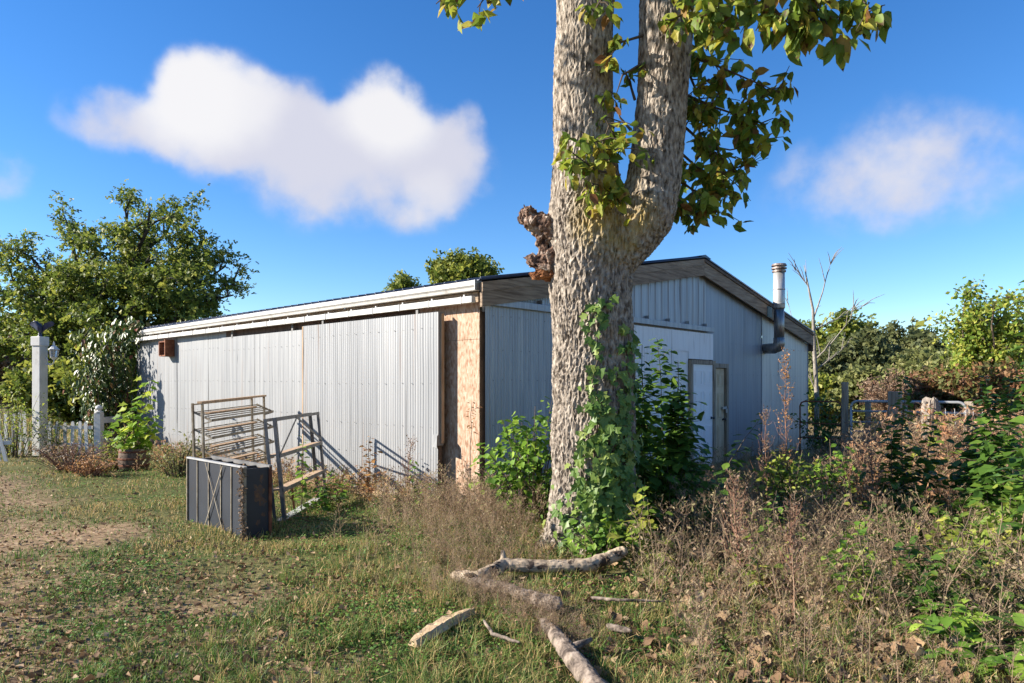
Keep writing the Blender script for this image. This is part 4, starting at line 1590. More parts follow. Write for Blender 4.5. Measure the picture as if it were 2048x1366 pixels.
bush('leafy_bush', 'bright green leafy bush between the strand board corner and the tree', (X(1065, 7.9), 7.9), .66, 1.55, 1250, .09, 'l_bush', 40)
bush('leafy_bush', 'dark leafy undergrowth at the right foot of the forked tree', (X(1335, 7.4), 7.4), .75, .78, 620, .085, 'l_sap', 26)
bush('leafy_bush', 'low leaves on the ground behind the pale fallen log', (X(1210, 6.2), 6.25), .42, .42, 170, .075, 'l_bush', 14, cap=90)
sapling('leafy_sapling', 'tallest upright sapling in front of the white sheets', (X(1330, 7.6), 7.6), 2.12, (-.02, 0), 100, .13, stems=6, spread=.13, cap=180)
sapling('leafy_sapling', 'upright sapling with broad dark leaves right beside the trunk', (X(1282, 7.3), 7.3), 2.02, (0, 0), 52, .135, stems=3, spread=.08, cap=100)
sapling('leafy_sapling', 'shorter sapling against the white door frame', (X(1368, 8.2), 8.2), 1.6, (0, 0), 44, .11, stems=4, spread=.12)
sapling('leaning_sapling', 'leaning sapling in front of the cream door', (X(1415, 9.0), 9.0), 1.25, (.62, 0), 26, .13, side=.2)
sapling('leaning_sapling', 'broad-leaved shoot at the tree foot with pale leaves', (X(1272, 6.1), 6.1), .72, (.12, 0), 20, .10, 'l_yel', stems=3, spread=.06)
# along the long wall
sapling('wall_weed', 'leafy green shoot growing through the dark angle iron shelf', (X(604, 8.9), 8.9), .98, (0, 0), 26, .085, 'l_bush', side=.3)
sapling('wall_weed', 'reddish leafy weed against the front sliding door', (X(737, 9.3), 9.3), .92, (0, 0), 30, .075, 'l_orange', stems=2, spread=.04)
sapling('wall_weed', 'low green weed beside the shelf feet', (X(660, 9.0), 9.0), .55, (0, 0), 26, .08, 'l_bush', stems=4, spread=.12)
sapling('wall_weed', 'leaning weed near the bent door corner', (X(838, 8.9), 8.9), .62, (-.1, 0), 24, .07, 'l_bush', stems=3, spread=.1)
sapling('wall_weed', 'withered weed against the strand board', (X(938, 8.55), 8.55), 1.42, (.02, 0), 16, .075, 'l_orange', stems=1, first=.72)
bush('wall_bush', 'grey green weed clump between the barrel and the wire rack', (X(355, 12.2), 12.2), .75, .85, 700, .06, 'l_far_lt', 40, kind='ovate', cap=60)
# on the right
sapling('leafy_shoot', 'tall leafy shoot in front of the galvanised gate', (X(1805, 7.2), 7.2), 1.72, (-.01, 0), 96, .10, stems=3, spread=.09, cap=150)
for k, (px_, dp, h, lab) in enumerate(((1975, 6.3, 1.74, 'tall leafy shoot in front of the red sumac'), (2015, 6.6, 1.72, 'leafy shoot close beside the tallest shoots by the sumac'),
                                       (2050, 6.0, 1.72, 'leafy shoot at the edge of the thicket'), (1945, 6.9, 1.35, 'shorter leafy shoot left of the sumac shoots'))):
    sapling('leafy_shoot', lab, (X(px_, dp), dp), h, (random.uniform(-.03, .03), 0), 90, .10, stems=3, spread=.10, cap=140)
sapling('leafy_shoot', 'very tall leafy shoot at the thicket edge with large leaves', (X(2082, 5.0), 5.0), 2.45, (-.01, 0), 60, .12, stems=1, cap=60)
bush('dark_bush', 'dark leafy bush behind the rusty gate at the shed end', (X(1648, 14.6), 14.6), .75, 1.6, 700, .09, 'l_sap', 30, cap=40)
bush('yellow_bush', 'yellow green bush under the leafy shoots on the right', (X(2010, 5.6), 5.6), .62, .78, 520, .085, 'l_yel', 24)
bush('yellow_bush', 'bright bush below the stove pipe', (X(1580, 8.2), 8.2), .55, .98, 800, .075, 'l_yel', 36)
bush('yellow_bush', 'small bush left of the dark gap by the shed end', (X(1668, 8.0), 8.0), .32, 1.12, 380, .075, 'l_bush', 18)
bush('yellow_bush', 'pale weedy bush in front of the cream door', (X(1470, 9.4), 9.4), .55, .62, 420, .06, 'l_far_lt', 22, cap=80)
bush('green_bush', 'green undergrowth below the tall gate shoot', (X(1810, 6.6), 6.6), .7, .62, 480, .085, 'l_sap', 24)
bush('orange_bush', 'rusty orange weed thicket left of the gate shoot', (X(1728, 8.0), 8.0), .5, .85, 330, .055, 'l_orange', 34, stem_mat='redstem', kind='ovate', cap=80)
sapling('grape_vine', 'pale yellow lobed vine over the weathered stump post', (X(1880, 8.2), 8.2), 1.35, (-.05, 0), 24, .12, 'l_yel', stems=3, spread=.18, kind='lobed', cat='vine')
sapling('bramble', 'green bramble sprawling in the dry weeds', (X(1880, 4.6), 4.6), .52, (.1, 0), 24, .095, 'l_sap', stems=6, spread=.28, cat='bramble', cap=90)
sapling('bramble', 'large-leaved bramble low at the front of the dry weeds', (X(1900, 4.05), 4.05), .32, (0, 0), 20, .10, 'l_bush', stems=6, spread=.25, cat='bramble', cap=90)


LANDMARK = ((1580, 8.2, 'the bush below the stove pipe'), (1805, 7.2, 'the tall gate shoot'), (1880, 4.5, 'the sprawling bramble'), (2010, 5.6, 'the yellow green thicket bush'),
            (1470, 9.4, 'the pale weedy bush'), (1668, 8.0, 'the shed end bush'), (1585, 4.6, 'the dark dry stalk'), (1480, 5.2, 'the dry weed by the sticks'), (1728, 8.0, 'the rusty orange thicket'), (1975, 6.4, 'the red sumac shoots'))
used_labels = set()
for k in range(12):
    dp = random.uniform(4.3, 8.6)
    px_ = random.uniform(1480, 2060)
    gm, gk = random.choice([('l_sap', 'dark green'), ('l_bush', 'bright green'), ('l_yel', 'yellow green')]), random.choice([('wide', 'broad-leaved'), ('ovate', 'narrow-leaved')])
    near = min(LANDMARK, key=lambda q: (X(q[0], q[1]) - X(px_, dp)) ** 2 + (q[1] - dp) ** 2)
    lab = gm[1] + ' ' + gk[1] + ' shoot in the dry weeds near ' + near[2]
    for adj in ('', 'smaller ', 'taller ', 'leaning ', 'thin ', 'bushy '):
        if adj + lab not in used_labels:
            lab = adj + lab
            break
    used_labels.add(lab)
    sapling('green_shoot', lab, (X(px_, dp), dp), random.uniform(.45, .85) * (1.25 if px_ > 1700 else .85), (random.gauss(0, .12), random.gauss(0, .1)), 16, .075,
            gm[0], stems=random.randint(2, 4), spread=.1, cap=30, cat='shoot', group='green shoots in the dry weeds', kind=gk[0])


def tall_weed(label, px_, dp, h, mat, n=170, name='tall_dry_weed', lean=0.0):
    x, y = X(px_, dp), dp
    t = thing(name, label, 'weed', (x, y, ghf(x, y)))
    mb = MB()
    top = Vector((lean * h, 0, h))
    mb.tube([(0, 0, -.02), (lean * h * .3 + .02, .01, h * .35), (lean * h * .5 - .015, .0, h * .7), top], [.007, .006, .004, .002], 5)
    mb.build('stem', M['redstem'], t)
    mb = MB()
    P = []
    for k in range(70):
        u = random.uniform(.22, 1) ** .8
        p = Vector((lean * h * u * u, 0, h * u))
        a = random.uniform(0, 6.28)
        ln = (.20 * (1.1 - u) + .05) * random.uniform(.3, 1.2)
        q = p + Vector((math.cos(a) * ln * .8, math.sin(a) * ln * .8, ln * random.uniform(.5, 1.6)))
        c_ = p.lerp(q, .5) + Vector((math.cos(a), math.sin(a), -.5)) * ln * .15
        mb.tube([p, c_, q], [.002, .0016, .001], 3, cap=False)
        for j in range(n // 40 + 1):
            P.append(np.array(p.lerp(q, random.uniform(.2, 1.05))) + rng.normal(0, .014, 3))
    mb.build('side_stems', M['redstem'], t)
    P = np.array(P)
    m_ = len(P)
    r = scatter('seed_heads', LEAF['card'], P, basis(rdir(m_), rdir(m_)), rng.uniform(.014, .035, m_), M[mat], t)
    tag(r, kind='stuff')


tall_weed('tall reddish dry weed in front of the stove pipe', 1572, 8.3, 2.05, 'l_orange', 260)
tall_weed('thin dry weed at the left of the stove pipe weed', 1532, 8.6, 1.35, 'l_brown', 150)
tall_weed('brown dry weed stalk before the gate', 1745, 7.0, 1.25, 'l_brown', 200)
tall_weed('dry weed beside the sloping brown stalks', 1480, 5.2, .95, 'l_brown', 160, lean=-.05)
tall_weed('dark dry weed stalk standing low in front', 1585, 4.6, .85, 'l_brown', 160)
tall_weed('wispy weed against the corrugated front door', 812, 9.0, .85, 'l_brown', 90, lean=.1)


# vine over the far corner of the shed
def corner_vine():
    b = C0 + UY * 12.25 - UX * .1
    t = thing('wall_vine', 'dark glossy vine smothering the far shed corner', 'vine', (b.x, b.y, 0))
    mb = MB()
    P, D, N, L = [], [], [], []
    for k in range(26):
        v = random.uniform(-.2, .95)
        px0 = b - UX * random.uniform(.1, .5) + UY * v
        h = random.uniform(1.8, 3.35) * (1 - .12 * max(0, v))
        top = Vector((px0.x + random.gauss(0, .2), px0.y + random.gauss(0, .2), h))
        S = [Vector((px0.x, px0.y, 0)).lerp(top, u) + Vector((random.gauss(0, .06), random.gauss(0, .06), 0)) for u in np.linspace(0, 1, 8)]
        mb.tube([s - Vector(t.location) for s in S], list(np.linspace(.02, .006, 8)), 4, cap=False)
        for j in range(95):
            u = random.random() ** .75
            i = min(6, int(u * 7))
            p = S[i].lerp(S[i + 1], u * 7 - i)
            q = np.array(p) + rng.normal(0, .16, 3) - np.array(UX) * random.uniform(0, .35) * (0.4 + u)
            P.append(q)
            D.append(np.array([random.gauss(0, .4), random.gauss(0, .4), -.8]))
            N.append(-np.array(UX) * .9 + rng.normal(0, .4, 3) + [0, -.3, .5])
            L.append(random.uniform(.10, .19))
    for j in range(330):                              # over the roof edge
        v = random.uniform(-.8, .9)
        q = np.array(b + UY * v - UX * random.gauss(.12, .16)) + [0, 0, random.gauss(2.98, .16) + .1 * max(0, v)]
        P.append(q)
        D.append(np.array([random.gauss(0, .5), random.gauss(0, .5), -.6]))
        N.append(-np.array(UX) * .5 + rng.normal(0, .4, 3) + [0, -.2, .8])
        L.append(random.uniform(.10, .18))
    mb.build('stems', M['twig'], t)
    put_leaves(t, P, D, N, L, 'l_vine', 'ovate', 220)


corner_vine()

# ------------------------------------------------------------------ barrel and sycamore
BD = 13.2
bxx = X(268, BD)
bz = ghf(bxx, BD)
t = thing('planter_barrel', 'rusty half barrel planter holding a young sycamore', 'barrel', (bxx, BD, bz))
m = MB()
m.lathe([(.23, -.05), (.262, .10), (.272, .2), (.262, .32), (.25, .43), (.225, .43), (.22, .36), (.01, .36)], 24)
m.build('body', M['wood_brown'], t, True)
for z, r_ in ((.1, .268), (.225, .275), (.36, .260)):
    m = MB()
    m.lathe([(r_, z), (r_ + .006, z + .005), (r_ + .006, z + .03), (r_, z + .035)], 24)
    m.build('hoop', M['rust'], t)
g_ = np.random.default_rng(5)
t = thing('sycamore_sapling', 'bright yellow green sycamore sapling growing in the barrel', 'sapling', (bxx, BD, bz + .36))
m = MB()
P, D, N, L = [], [], [], []
for s, (tx, tz) in enumerate(((.25, 1.45), (-.25, .75), (.32, .7), (.05, 1.0), (-.35, .45), (.42, .5))):
    S = bez((0, 0, -.1), (tx * .3, 0, tz * .5), (tx, random.uniform(-.2, .2), tz), 8)
    m.tube(S.tolist(), list(np.linspace(.016, .005, 8)), 6, cap=False)
    for k in range(int(13 + tz * 9)):
        u = .2 + .8 * (k + .5) / int(13 + tz * 9)
        i = min(6, int(u * 7))
        p = S[i] + (S[i + 1] - S[i]) * (u * 7 - i)
        a = k * 2.4
        q = p + np.array([math.cos(a), math.sin(a), .1]) * random.uniform(.05, .14)
        m.tube([p.tolist(), q.tolist()], .003, 3, cap=False)
        P.append(q + np.array(t.location))
        D.append(np.array([math.cos(a), math.sin(a), -.35]))
        N.append(np.array([random.gauss(-.2, .3), random.gauss(-.5, .3), .8]))
        L.append(random.uniform(.13, .22))
m.build('stem', M['twig'], t)
put_leaves(t, P, D, N, L, 'l_syc', 'lobed', 150)

# ------------------------------------------------------------------ gate post with eagle and lantern
PD = 16.0
pxx = X(80, PD)
t = thing('gate_post', 'tall square white post with an eagle on top and a lantern', 'post', (pxx, PD, 0), R(-12))
w = .11
m = MB()
m.box(-w, w, -w, w, -.1, 2.54)
m.build('shaft', M['white_paint'], t, bevel=.012)
m = MB()
m.box(-w - .02, w + .02, -w - .02, w + .02, 2.54, 2.76)
m.build('cap', M['white_paint'], t, bevel=.012)
m = MB()
m.lathe([(.05, 2.75), (.05, 2.78), (.03, 2.80), (.04, 2.83), (.02, 2.86)], 12)
m.tube([(0, 0, 2.84), (.01, -.01, 2.92), (.0, -.02, 3.02), (-.06, -.05, 3.10), (-.10, -.06, 3.11), (-.13, -.07, 3.09)], [.02, .055, .06, .035, .03, .006], 10)
e_ = m.build('eagle', M['eagle'], t, True)
for sx in (-1, 1):
    m = MB()
    a = [(0, 0, 2.95), (sx * .10, 0, 3.05), (sx * .20, .02, 3.11), (sx * .29, .03, 3.12), (sx * .34, .03, 3.09)]
    dn = [.10, .13, .13, .10, .02]
    vs = [p for p in a] + [(p[0] + sx * .015, p[1] + .02, p[2] - d) for p, d in zip(a, dn)]
    vs += [(p[0], p[1] + .018, p[2]) for p in vs]
    fs = [(i, i + 1, i + 6, i + 5) for i in range(4)] + [(i + 10, i + 15, i + 16, i + 11) for i in range(4)] + [(i, i + 10, i + 11, i + 1) for i in range(4)] + [(i + 5, i + 6, i + 16, i + 15) for i in range(4)]
    m.add(vs, fs)
    m.build('wing', M['eagle'], e_)
LX = .155 + .235
m = MB()
m.lathe([(.012, 2.20), (.03, 2.22), (.05, 2.25), (.075, 2.27), (.08, 2.28)], 8, LX)
ln_ = m.build('lantern', M['white_paint'], t)
m = MB()
m.lathe([(.068, 2.28), (.095, 2.45)], 8, LX)
m.build('lantern_glass', M['glass'], ln_)
m = MB()
m.lathe([(.115, 2.45), (.115, 2.465), (.085, 2.49), (.05, 2.54), (.02, 2.56), (.025, 2.59), (.008, 2.64)], 8, LX)
m.build('lantern_roof', M['white_paint'], ln_)
for k in range(8):
    m = MB()
    a = k * math.pi / 4
    m.tube([(LX + .072 * math.cos(a), .072 * math.sin(a), 2.28), (LX + .1 * math.cos(a), .1 * math.sin(a), 2.455)], .006, 4)
    m.build('lantern_bar', M['white_paint'], ln_)
m = MB()
m.tube([(.15, 0, 2.12), (.24, 0, 2.10), (.34, 0, 2.11), (LX, 0, 2.15), (LX, 0, 2.21)], .014, 8)
m.tube([(.16, 0, 2.28), (.22, 0, 2.22), (.20, 0, 2.15), (.27, 0, 2.12)], .010, 6)
m.build('lantern_bracket', M['white_paint'], ln_, True)


# ------------------------------------------------------------------ picket fence
def picket_mesh(h, wd=.075):
    m_ = MB()
    pr = [(-wd / 2, 0), (wd / 2, 0), (wd / 2, h - .05), (wd * .3, h - .012), (0, h), (-wd * .3, h - .012), (-wd / 2, h - .05)]
    n = len(pr)
    m_.add([(x, -.011, z) for x, z in pr] + [(x, .011, z) for x, z in pr], [tuple(range(n))] + [tuple(range(2 * n - 1, n - 1, -1))] + [(k, n + k, n + (k + 1) % n, (k + 1) % n) for k in range(n)])
    me = bpy.data.meshes.new('picket')
    me.from_pydata(m_.v, [], m_.f)
    me.materials.append(M['white_paint'])
    return me


PM = picket_mesh(.82)


def fence(label, px0, d0, px1, d1, n, group, z=0.0, lean=0.0, rails=(.25, .78), hsc=1.0, name='picket_fence'):
    a, b = Vector((X(px0, d0), d0, z)), Vector((X(px1, d1), d1, z))
    d = b - a
    f = thing(name, label, 'fence', a, math.atan2(d.y, d.x), group)
    for k in range(n):
        p = bpy.data.objects.new('picket', PM)
        p.location = (d.length * (k + .5) / n, -.03, -.05)
        p.rotation_euler = (random.gauss(0, .01), lean + random.gauss(0, .02), 0)
        p.scale = (1, 1, hsc * random.uniform(.97, 1.03))
        link(p, f)
    for zr in rails:
        q = MB()
        q.box(0, d.length, -.015, .025, zr, zr + .08)
        q.build('rail', M['white_paint'], f)
    return f


fence('white picket gate between the lantern post and the finial post', 94, 15.9, 184, 15.8, 6, 'white picket fence sections', rails=(.2, .6))
fence('white picket run left of the lantern post half hidden by vines', -5, 16.2, 62, 16.1, 5, 'white picket fence sections', rails=(.3,), hsc=1.25)
fence('white leaning picket panel at the foot of the left weeds', -30, 14.6, 22, 14.6, 4, 'white picket fence sections', lean=-.28, rails=(.35,), hsc=.8)
fx = Vector((X(198, 15.8), 15.8, 0))
t = thing('fence_post', 'white fence post with a round finial beside the barrel', 'post', fx)
m = MB()
m.box(-.075, .075, -.075, .075, -.1, .98)
m.build('shaft', M['white_paint'], t, bevel=.006)
m = MB()
m.lathe([(.085, .98), (.09, .985), (.09, 1.01), (.05, 1.03), (.045, 1.045), (.075, 1.07), (.08, 1.10), (.06, 1.14), (.01, 1.165)], 16)
m.build('finial', M['white_paint'], t)
t = thing('rail_fence', 'white two-rail fence piece running to the shed from the finial post', 'fence', fx)
d_ = (C0 + UY * 12.2 - UX * .3) - fx
for z in (.28, .80):
    m = MB()
    m.bar((d_.normalized() * .09).to_tuple()[:2] + (z,), (d_.x, d_.y, z), .04, .14)
    m.build('rail', M['white_paint'], t)
# weeds about the fence
bush('fence_vine', 'tangled vine with small leaves over the left pickets', (X(30, 15.4), 15.4), 1.0, 1.75, 700, .07, 'l_yel', 34, kind='ovate', cap=50, cat='vine')
bush('fence_vine', 'small vine clinging to the right of the lantern post', (X(108, 15.7), 15.7), .35, 1.2, 220, .07, 'l_far', 14, kind='ovate', cap=40, cat='vine')
bush('brown_weed_clump', 'brown seedy weed clump in front of the picket gate', (X(140, 13.0), 13.0), .95, .68, 1300, .05, 'l_brown', 90, kind='ovate', cap=20, cat='weed', stem_mat='redstem')
bush('brown_weed_clump', 'brown seedy weed clump left of the barrel', (X(180, 12.2), 12.2), .55, .42, 600, .05, 'l_orange', 60, kind='ovate', cap=20, cat='weed', stem_mat='redstem')
bush('brown_weed_clump', 'green weed clump around the rusty barrel', (X(232, 13.5), 13.5), .5, .75, 500, .07, 'l_yel', 40, kind='ovate', cap=30, cat='weed')

# ------------------------------------------------------------------ steel shelf unit lying on its side
fl, fr_ = Vector((-3.97, 8.35, 0)), Vector((-2.905, 7.37, 0))
d_ = fr_ - fl
LN = d_.length
cz = ghf(-3.4, 7.9)
t = thing('steel_shelf_unit', 'dark slate steel shelving unit lying on its side with pale cross brace', 'shelving', (fl.x, fl.y, cz), math.atan2(d_.y, d_.x), rot=(0, 0, math.atan2(d_.y, d_.x)))
CH, CD = .74, .30
m = MB()
m.box(0, LN, .003, .012, -.02, CH)
m.build('back_panel', M['slate'], t)
for k, u in enumerate((0.0, .185, .40, .62, .80, 1.0)):
    m = MB()
    x = u * LN
    x0, x1 = (x, x + .02) if u < 1 else (x - .02, x)
    m.box(x0, x1, .014, CD, -.02, CH - .004)
    m.build('shelf', M['slate'], t)
    m = MB()
    m.box(x0 + .002, x0 + .014, -.010, .002, -.02, CH)
    if 0 < u < 1:
        m.build('shelf_lip', M['palewire'], t)
m = MB()
m.box(LN, LN + .012, -.01, CD, -.02, CH)
ep = m.build('end_panel', M['slate'], t)
ep['label'] = 'slate blue end panel with rust blotches'
for x in (-.014, LN + .0125):
    m = MB()
    m.box(x, x + .014, -.016, .02, -.02, CH + .01)
    m.build('corner_post', M['palewire'], t)
m = MB()
m.box(-.014, LN + .03, -.016, .025, CH + .011, CH + .03)
m.build('top_edge', M['pipe'], t)
m = MB()
m.box(-.014, LN + .03, CD - .02, CD + .015, CH - .02, CH + .02)
m.build('top_edge', M['angle'], t)
m = MB()
m.box(LN + .0125, LN + .032, CD - .02, CD + .012, -.02, CH)
m.build('corner_post', M['rust'], t)
for s in (0, 1):
    m = MB()
    a, b = .36 * LN, .68 * LN
    m.bar((a if s else b, -.016 - .006 * s, .0), (b if s else a, -.016 - .006 * s, CH), .011, .005, (0, 1, 0))
    m.build('cross_brace', M['palewire'], t)
for k, (y_, z_, r_) in enumerate(((.17, .46, .075), (.21, .36, .05), (.13, .53, .03), (.20, .62, .035), (.16, .14, .03), (.22, .22, .025))):
    m = MB()
    n_ = 18
    ring = []
    for j in range(n_):
        a_ = 2 * math.pi * j / n_
        rr = r_ * (1 + .22 * math.sin(a_ * 2 + k * 1.7) + .16 * math.sin(a_ * 5 + k) + .1 * math.sin(a_ * 7 + 2 * k))
        ring.append((LN + .0125, y_ + rr * .75 * math.cos(a_), z_ + rr * 1.15 * math.sin(a_)))
    m.add(ring + [(LN + .0145, y_, z_)], [(j, (j + 1) % n_, n_) for j in range(n_)])
    m.build('rust_blotch', M['rust_dark'], ep)
dv = thing('dried_vine', 'dead brown vine hanging down the shelving unit corner', 'vine', fr_ + Vector((.0, -.02, cz)))
m = MB()
P = []
for k in range(3):
    pts = [Vector((random.gauss(.0, .012), random.gauss(-.01, .008), z)) for z in np.linspace(.0, .76, 12)]
    m.tube(pts, .004, 4, cap=False)
    for p in pts:
        for j in range(8):
            P.append(np.array(p) + rng.normal(0, .014, 3) + [0, -.01, 0] + np.array([0, 0, rng.uniform(-.03, .03)]))
m.build('stem', M['twig'], dv)
P = np.array(P)
tag(scatter('dry_leaves', LEAF['card'], P, basis(rdir(len(P), -.5), rdir(len(P))), rng.uniform(.02, .045, len(P)), M['l_brown'], dv), kind='stuff')

# ------------------------------------------------------------------ slanted wire display rack
rx = X(408, 10.2)
t = thing('wire_rack', 'cream metal display rack with slanted wire shelves', 'rack', (rx, 10.2, ghf(rx, 10.2) - .03), rot=(0, R(-2.4), R(78)))
RW, RD, RH = 1.65, .15, 1.45
for k, (x, y) in enumerate(((0, RD), (.02, 0), (RW - .13, RD), (RW, 0))):
    m = MB()
    m.bar((x, y, -.05), (x, y, RH - .03), .038, .025)
    m.build('post', M['palewire'], t)
m = MB()
m.box(-.03, RW + .03, -.03, .05, RH - .03, RH)
m.build('top_board', M['wood_tan'], t)
m = MB()
m.bar((0, RD, RH - .05), (RW - .13, RD, RH - .05), .02, .02)
m.build('top_bar', M['palewire'], t)
for j in range(5):
    z = 1.24 - j * .26
    sh = MB()
    sh.bar((.02, -.16, z - .075), (RW + .02, -.16, z - .075), .016, .038)
    s_ = sh.build('shelf', M['palewire'], t)
    for y, zz in ((-.11, -.038), (-.05, -.016), (.02, .004), (.09, .026), (.14, .044)):
        m = MB()
        m.bar((.0, y, z + zz), (RW, y, z + zz), .015, .015)
        m.build('shelf_wire', M['palewire'], s_)
    for x in (.01, RW + .01):
        m = MB()
        m.bar((x, .15, z + .05), (x, -.16, z - .08), .008, .03)
        m.bar((x, 0, z - .13), (x, -.15, z - .09), .008, .02)
        m.build('shelf_arm', M['palewire'], s_)
    m = MB()
    m.box(.15 + .05 * j, RW - .25, -.02, .08, z + .012, z + .03)
    if j < 4:
        m.build('shelf_slat', M['wood_tan'], s_)

# ------------------------------------------------------------------ angle iron shelf
ax, ay = -2.74, 8.25
t = thing('angle_iron_shelf', 'dark perforated angle iron shelf leaning by the sliding door', 'rack', (ax, ay, ghf(ax, ay) - .02), rot=(R(-5.5), 0, R(90)))
AW, AD, AH = 1.85, .15, 1.28
hole_me = None
for x, y in ((0, 0), (AW, 0), (0, AD), (AW, AD)):
    sx = 1 if x == 0 else -1
    sy = 1 if y == 0 else -1
    m = MB()
    m.box(min(x, x + sx * .04), max(x, x + sx * .04), y - .002, y + .002, -.04, AH)
    m.box(x - .002, x + .002, min(y + sy * .003, y + sy * .04), max(y + sy * .003, y + sy * .04), -.04, AH)
    p_ = m.build('post', M['angle'], t)
    m = MB()
    for k in range(24):
        m.box(x + sx * .014, x + sx * .028, y - .0035, y - .0022, .03 + k * .051, .052 + k * .051)
    tag(m.build('post_holes', M['palewire'], p_), kind='stuff')
m = MB()
m.bar((0, -.004, AH - .02), (AW, -.004, AH - .02), .004, .04, (0, 0, 1))
m.build('top_rail', M['angle'], t)
m = MB()
m.bar((0, AD, AH - .02), (AW, AD, AH - .02), .004, .04, (0, 0, 1))
m.build('top_rail', M['angle'], t)
for a, b in (((.02, -.008, .84), (AW * .42, -.008, AH - .03)), ((AW * .42, -.008, AH - .03), (AW - .01, -.008, .86))):
    m = MB()
    m.bar(a, b, .03, .004, (0, 1, 0))
    m.build('diagonal_brace', M['angle'], t)
for z, th_, mt in ((.82, .035, 'wood_tan'), (.40, .03, 'wood_tan'), (.02, .03, 'pipe')):
    m = MB()
    m.box(.004, AW - .004, .004, AD - .004, z, z + .02)
    s_ = m.build('shelf_board', M[mt], t)
    m = MB()
    m.box(0, AW, -.010, -.006, z - .025, z + .022)
    m.build('shelf_rail', M['angle'], s_)
for x in (.45, .8):
    m = MB()
    m.bar((x, .15, .0), (x - .02, .15, .38), .022, .022)
    m.build('rusty_leg', M['rust'], t)
# lumber at the foot of the wall
for k, (u, v, ln, ww, hh, mt, lab) in enumerate(((-.22, 3.2, 1.3, .09, .09, 'chipwood', 'pale lumber lying along the foot of the wall'), (-.2, 1.75, .7, .14, .07, 'chipwood', 'short pale board end under the reddish weed'))):
    p = C0 + UX * u + UY * v
    t = thing('lumber', lab, 'lumber', (p.x, p.y, ghf(p.x, p.y)), TH + math.pi / 2 + .1)
    m = MB()
    m.box(0, ln, -ww / 2, ww / 2, .0, hh)
    m.build('timber', M[mt], t, bevel=.006)


# ------------------------------------------------------------------ fallen branches
def log(name, label, pts, rad, mat, stubs=(), cat='branch', amp=.006):
    pts = [Vector(p) for p in pts]
    b = Vector((pts[0].x, pts[0].y, ghf(pts[0].x, pts[0].y)))
    t_ = thing(name, label, cat, b)
    S = []
    for i in range(len(pts) - 1):
        for u in np.linspace(0, 1, 7)[:-1]:
            S.append(pts[i].lerp(pts[i + 1], u) - b + Vector((random.gauss(0, .003), random.gauss(0, .003), random.gauss(0, .002))))
    S.append(pts[-1] - b)
    rr = list(np.interp(np.linspace(0, 1, len(S)), np.linspace(0, 1, len(rad)), rad))
    rr[-1] *= .45
    rr[0] *= .5
    m_ = MB()
    m_.tube(S, rr, 16)
    o = m_.build('wood', M[mat], t_, True)
    rough(o, amp, 8, 1)
    rough(o, amp * .9, 38, 1)
    for (i, d, ln, r_) in stubs:
        m_ = MB()
        q = S[i]
        m_.tube([q, q + Vector(d) * ln * .5, q + Vector(d) * ln], [r_, r_ * .8, r_ * .4], 8)
        m_.build('branch_stub', M[mat], t_, True)
    return t_


def WG(px, py, z):
    d = (CAM_H - z) * F / (py - 768)
    return Vector((X(px, d), d, z + .0))


LOG1 = [WG(905, 1150, .05), WG(955, 1156, .07), WG(1008, 1130, .10), WG(1095, 1133, .09), WG(1180, 1130, .10), WG(1225, 1112, .15), WG(1252, 1100, .19)]
LOG2 = [WG(938, 1160, .07), WG(1010, 1176, .08), WG(1070, 1196, .08), WG(1122, 1212, .09)]
LOG3 = [WG(1085, 1240, .03), WG(1122, 1284, .06), WG(1160, 1335, .07), WG(1215, 1405, .07)]
log('fallen_log', 'pale barkless curved log lying in front of the forked tree', LOG1, [.045, .055, .056, .052, .056, .053, .046], 'log', ((12, (-.1, .2, 1), .12, .035), (6, (-.5, -.5, .3), .2, .03)))
log('fallen_log', 'grey fallen branch forking off below the pale curved log', LOG2, [.04, .042, .048, .056], 'log_bark')
log('fallen_log', 'thick grey branch running out over the front grass', LOG3, [.035, .048, .055, .058], 'log_bark', ((8, (.8, .2, .25), .2, .03),))
log('fallen_stick', 'thin grey stick beyond the thick front branch', [WG(1180, 1195, .05), WG(1240, 1200, .07), WG(1330, 1203, .06)], [.014, .012, .006], 'log_bark', cat='stick', amp=.002)
log('fallen_stick', 'short crooked stick near the split wood slab', [WG(968, 1240, .08), WG(985, 1268, .06), WG(1040, 1285, .05)], [.010, .012, .007], 'log_bark', cat='stick', amp=.002)
log('fallen_stick', 'stick end lying right of the thick front branch', [WG(1215, 1252, .05), WG(1262, 1262, .06)], [.025, .018], 'log_bark', cat='stick', amp=.003)
p0, p1 = W3(826, 1306, 4.22), W3(945, 1238, 4.78)
p0.z, p1.z = ghf(p0.x, p0.y) + .06, ghf(p1.x, p1.y) + .06
t = thing('split_slab', 'orange tan split wood slab lying in the grass', 'wood slab', (p0.x, p0.y, p0.z))
m = MB()
dd = p1 - p0
for i, u in enumerate(np.linspace(0, 1, 9)):
    pass
n0 = 9
vs = []
sd_ = Vector((dd.y, -dd.x, 0)).normalized()
for i in range(n0):
    u = i / (n0 - 1)
    wd = .055 * (.35 + .75 * math.sin(math.pi * min(1, u * .8 + .15)))
    c = dd * u + Vector((0, 0, .03 * math.sin(u * 3)))
    for s_, zz in ((-1, .0), (-.6, .035), (.6, .04), (1, 0)):
        vs.append(c + sd_ * wd * s_ + Vector((0, 0, zz - .02)))
fs = [(i * 4 + k, i * 4 + (k + 1) % 4, i * 4 + 4 + (k + 1) % 4, i * 4 + 4 + k) for i in range(n0 - 1) for k in range(4)] + [(3, 2, 1, 0), (32, 33, 34, 35)]
m.add(vs, fs)
rough(m.build('slab', M['chipwood'], t), .012, 22, 2)

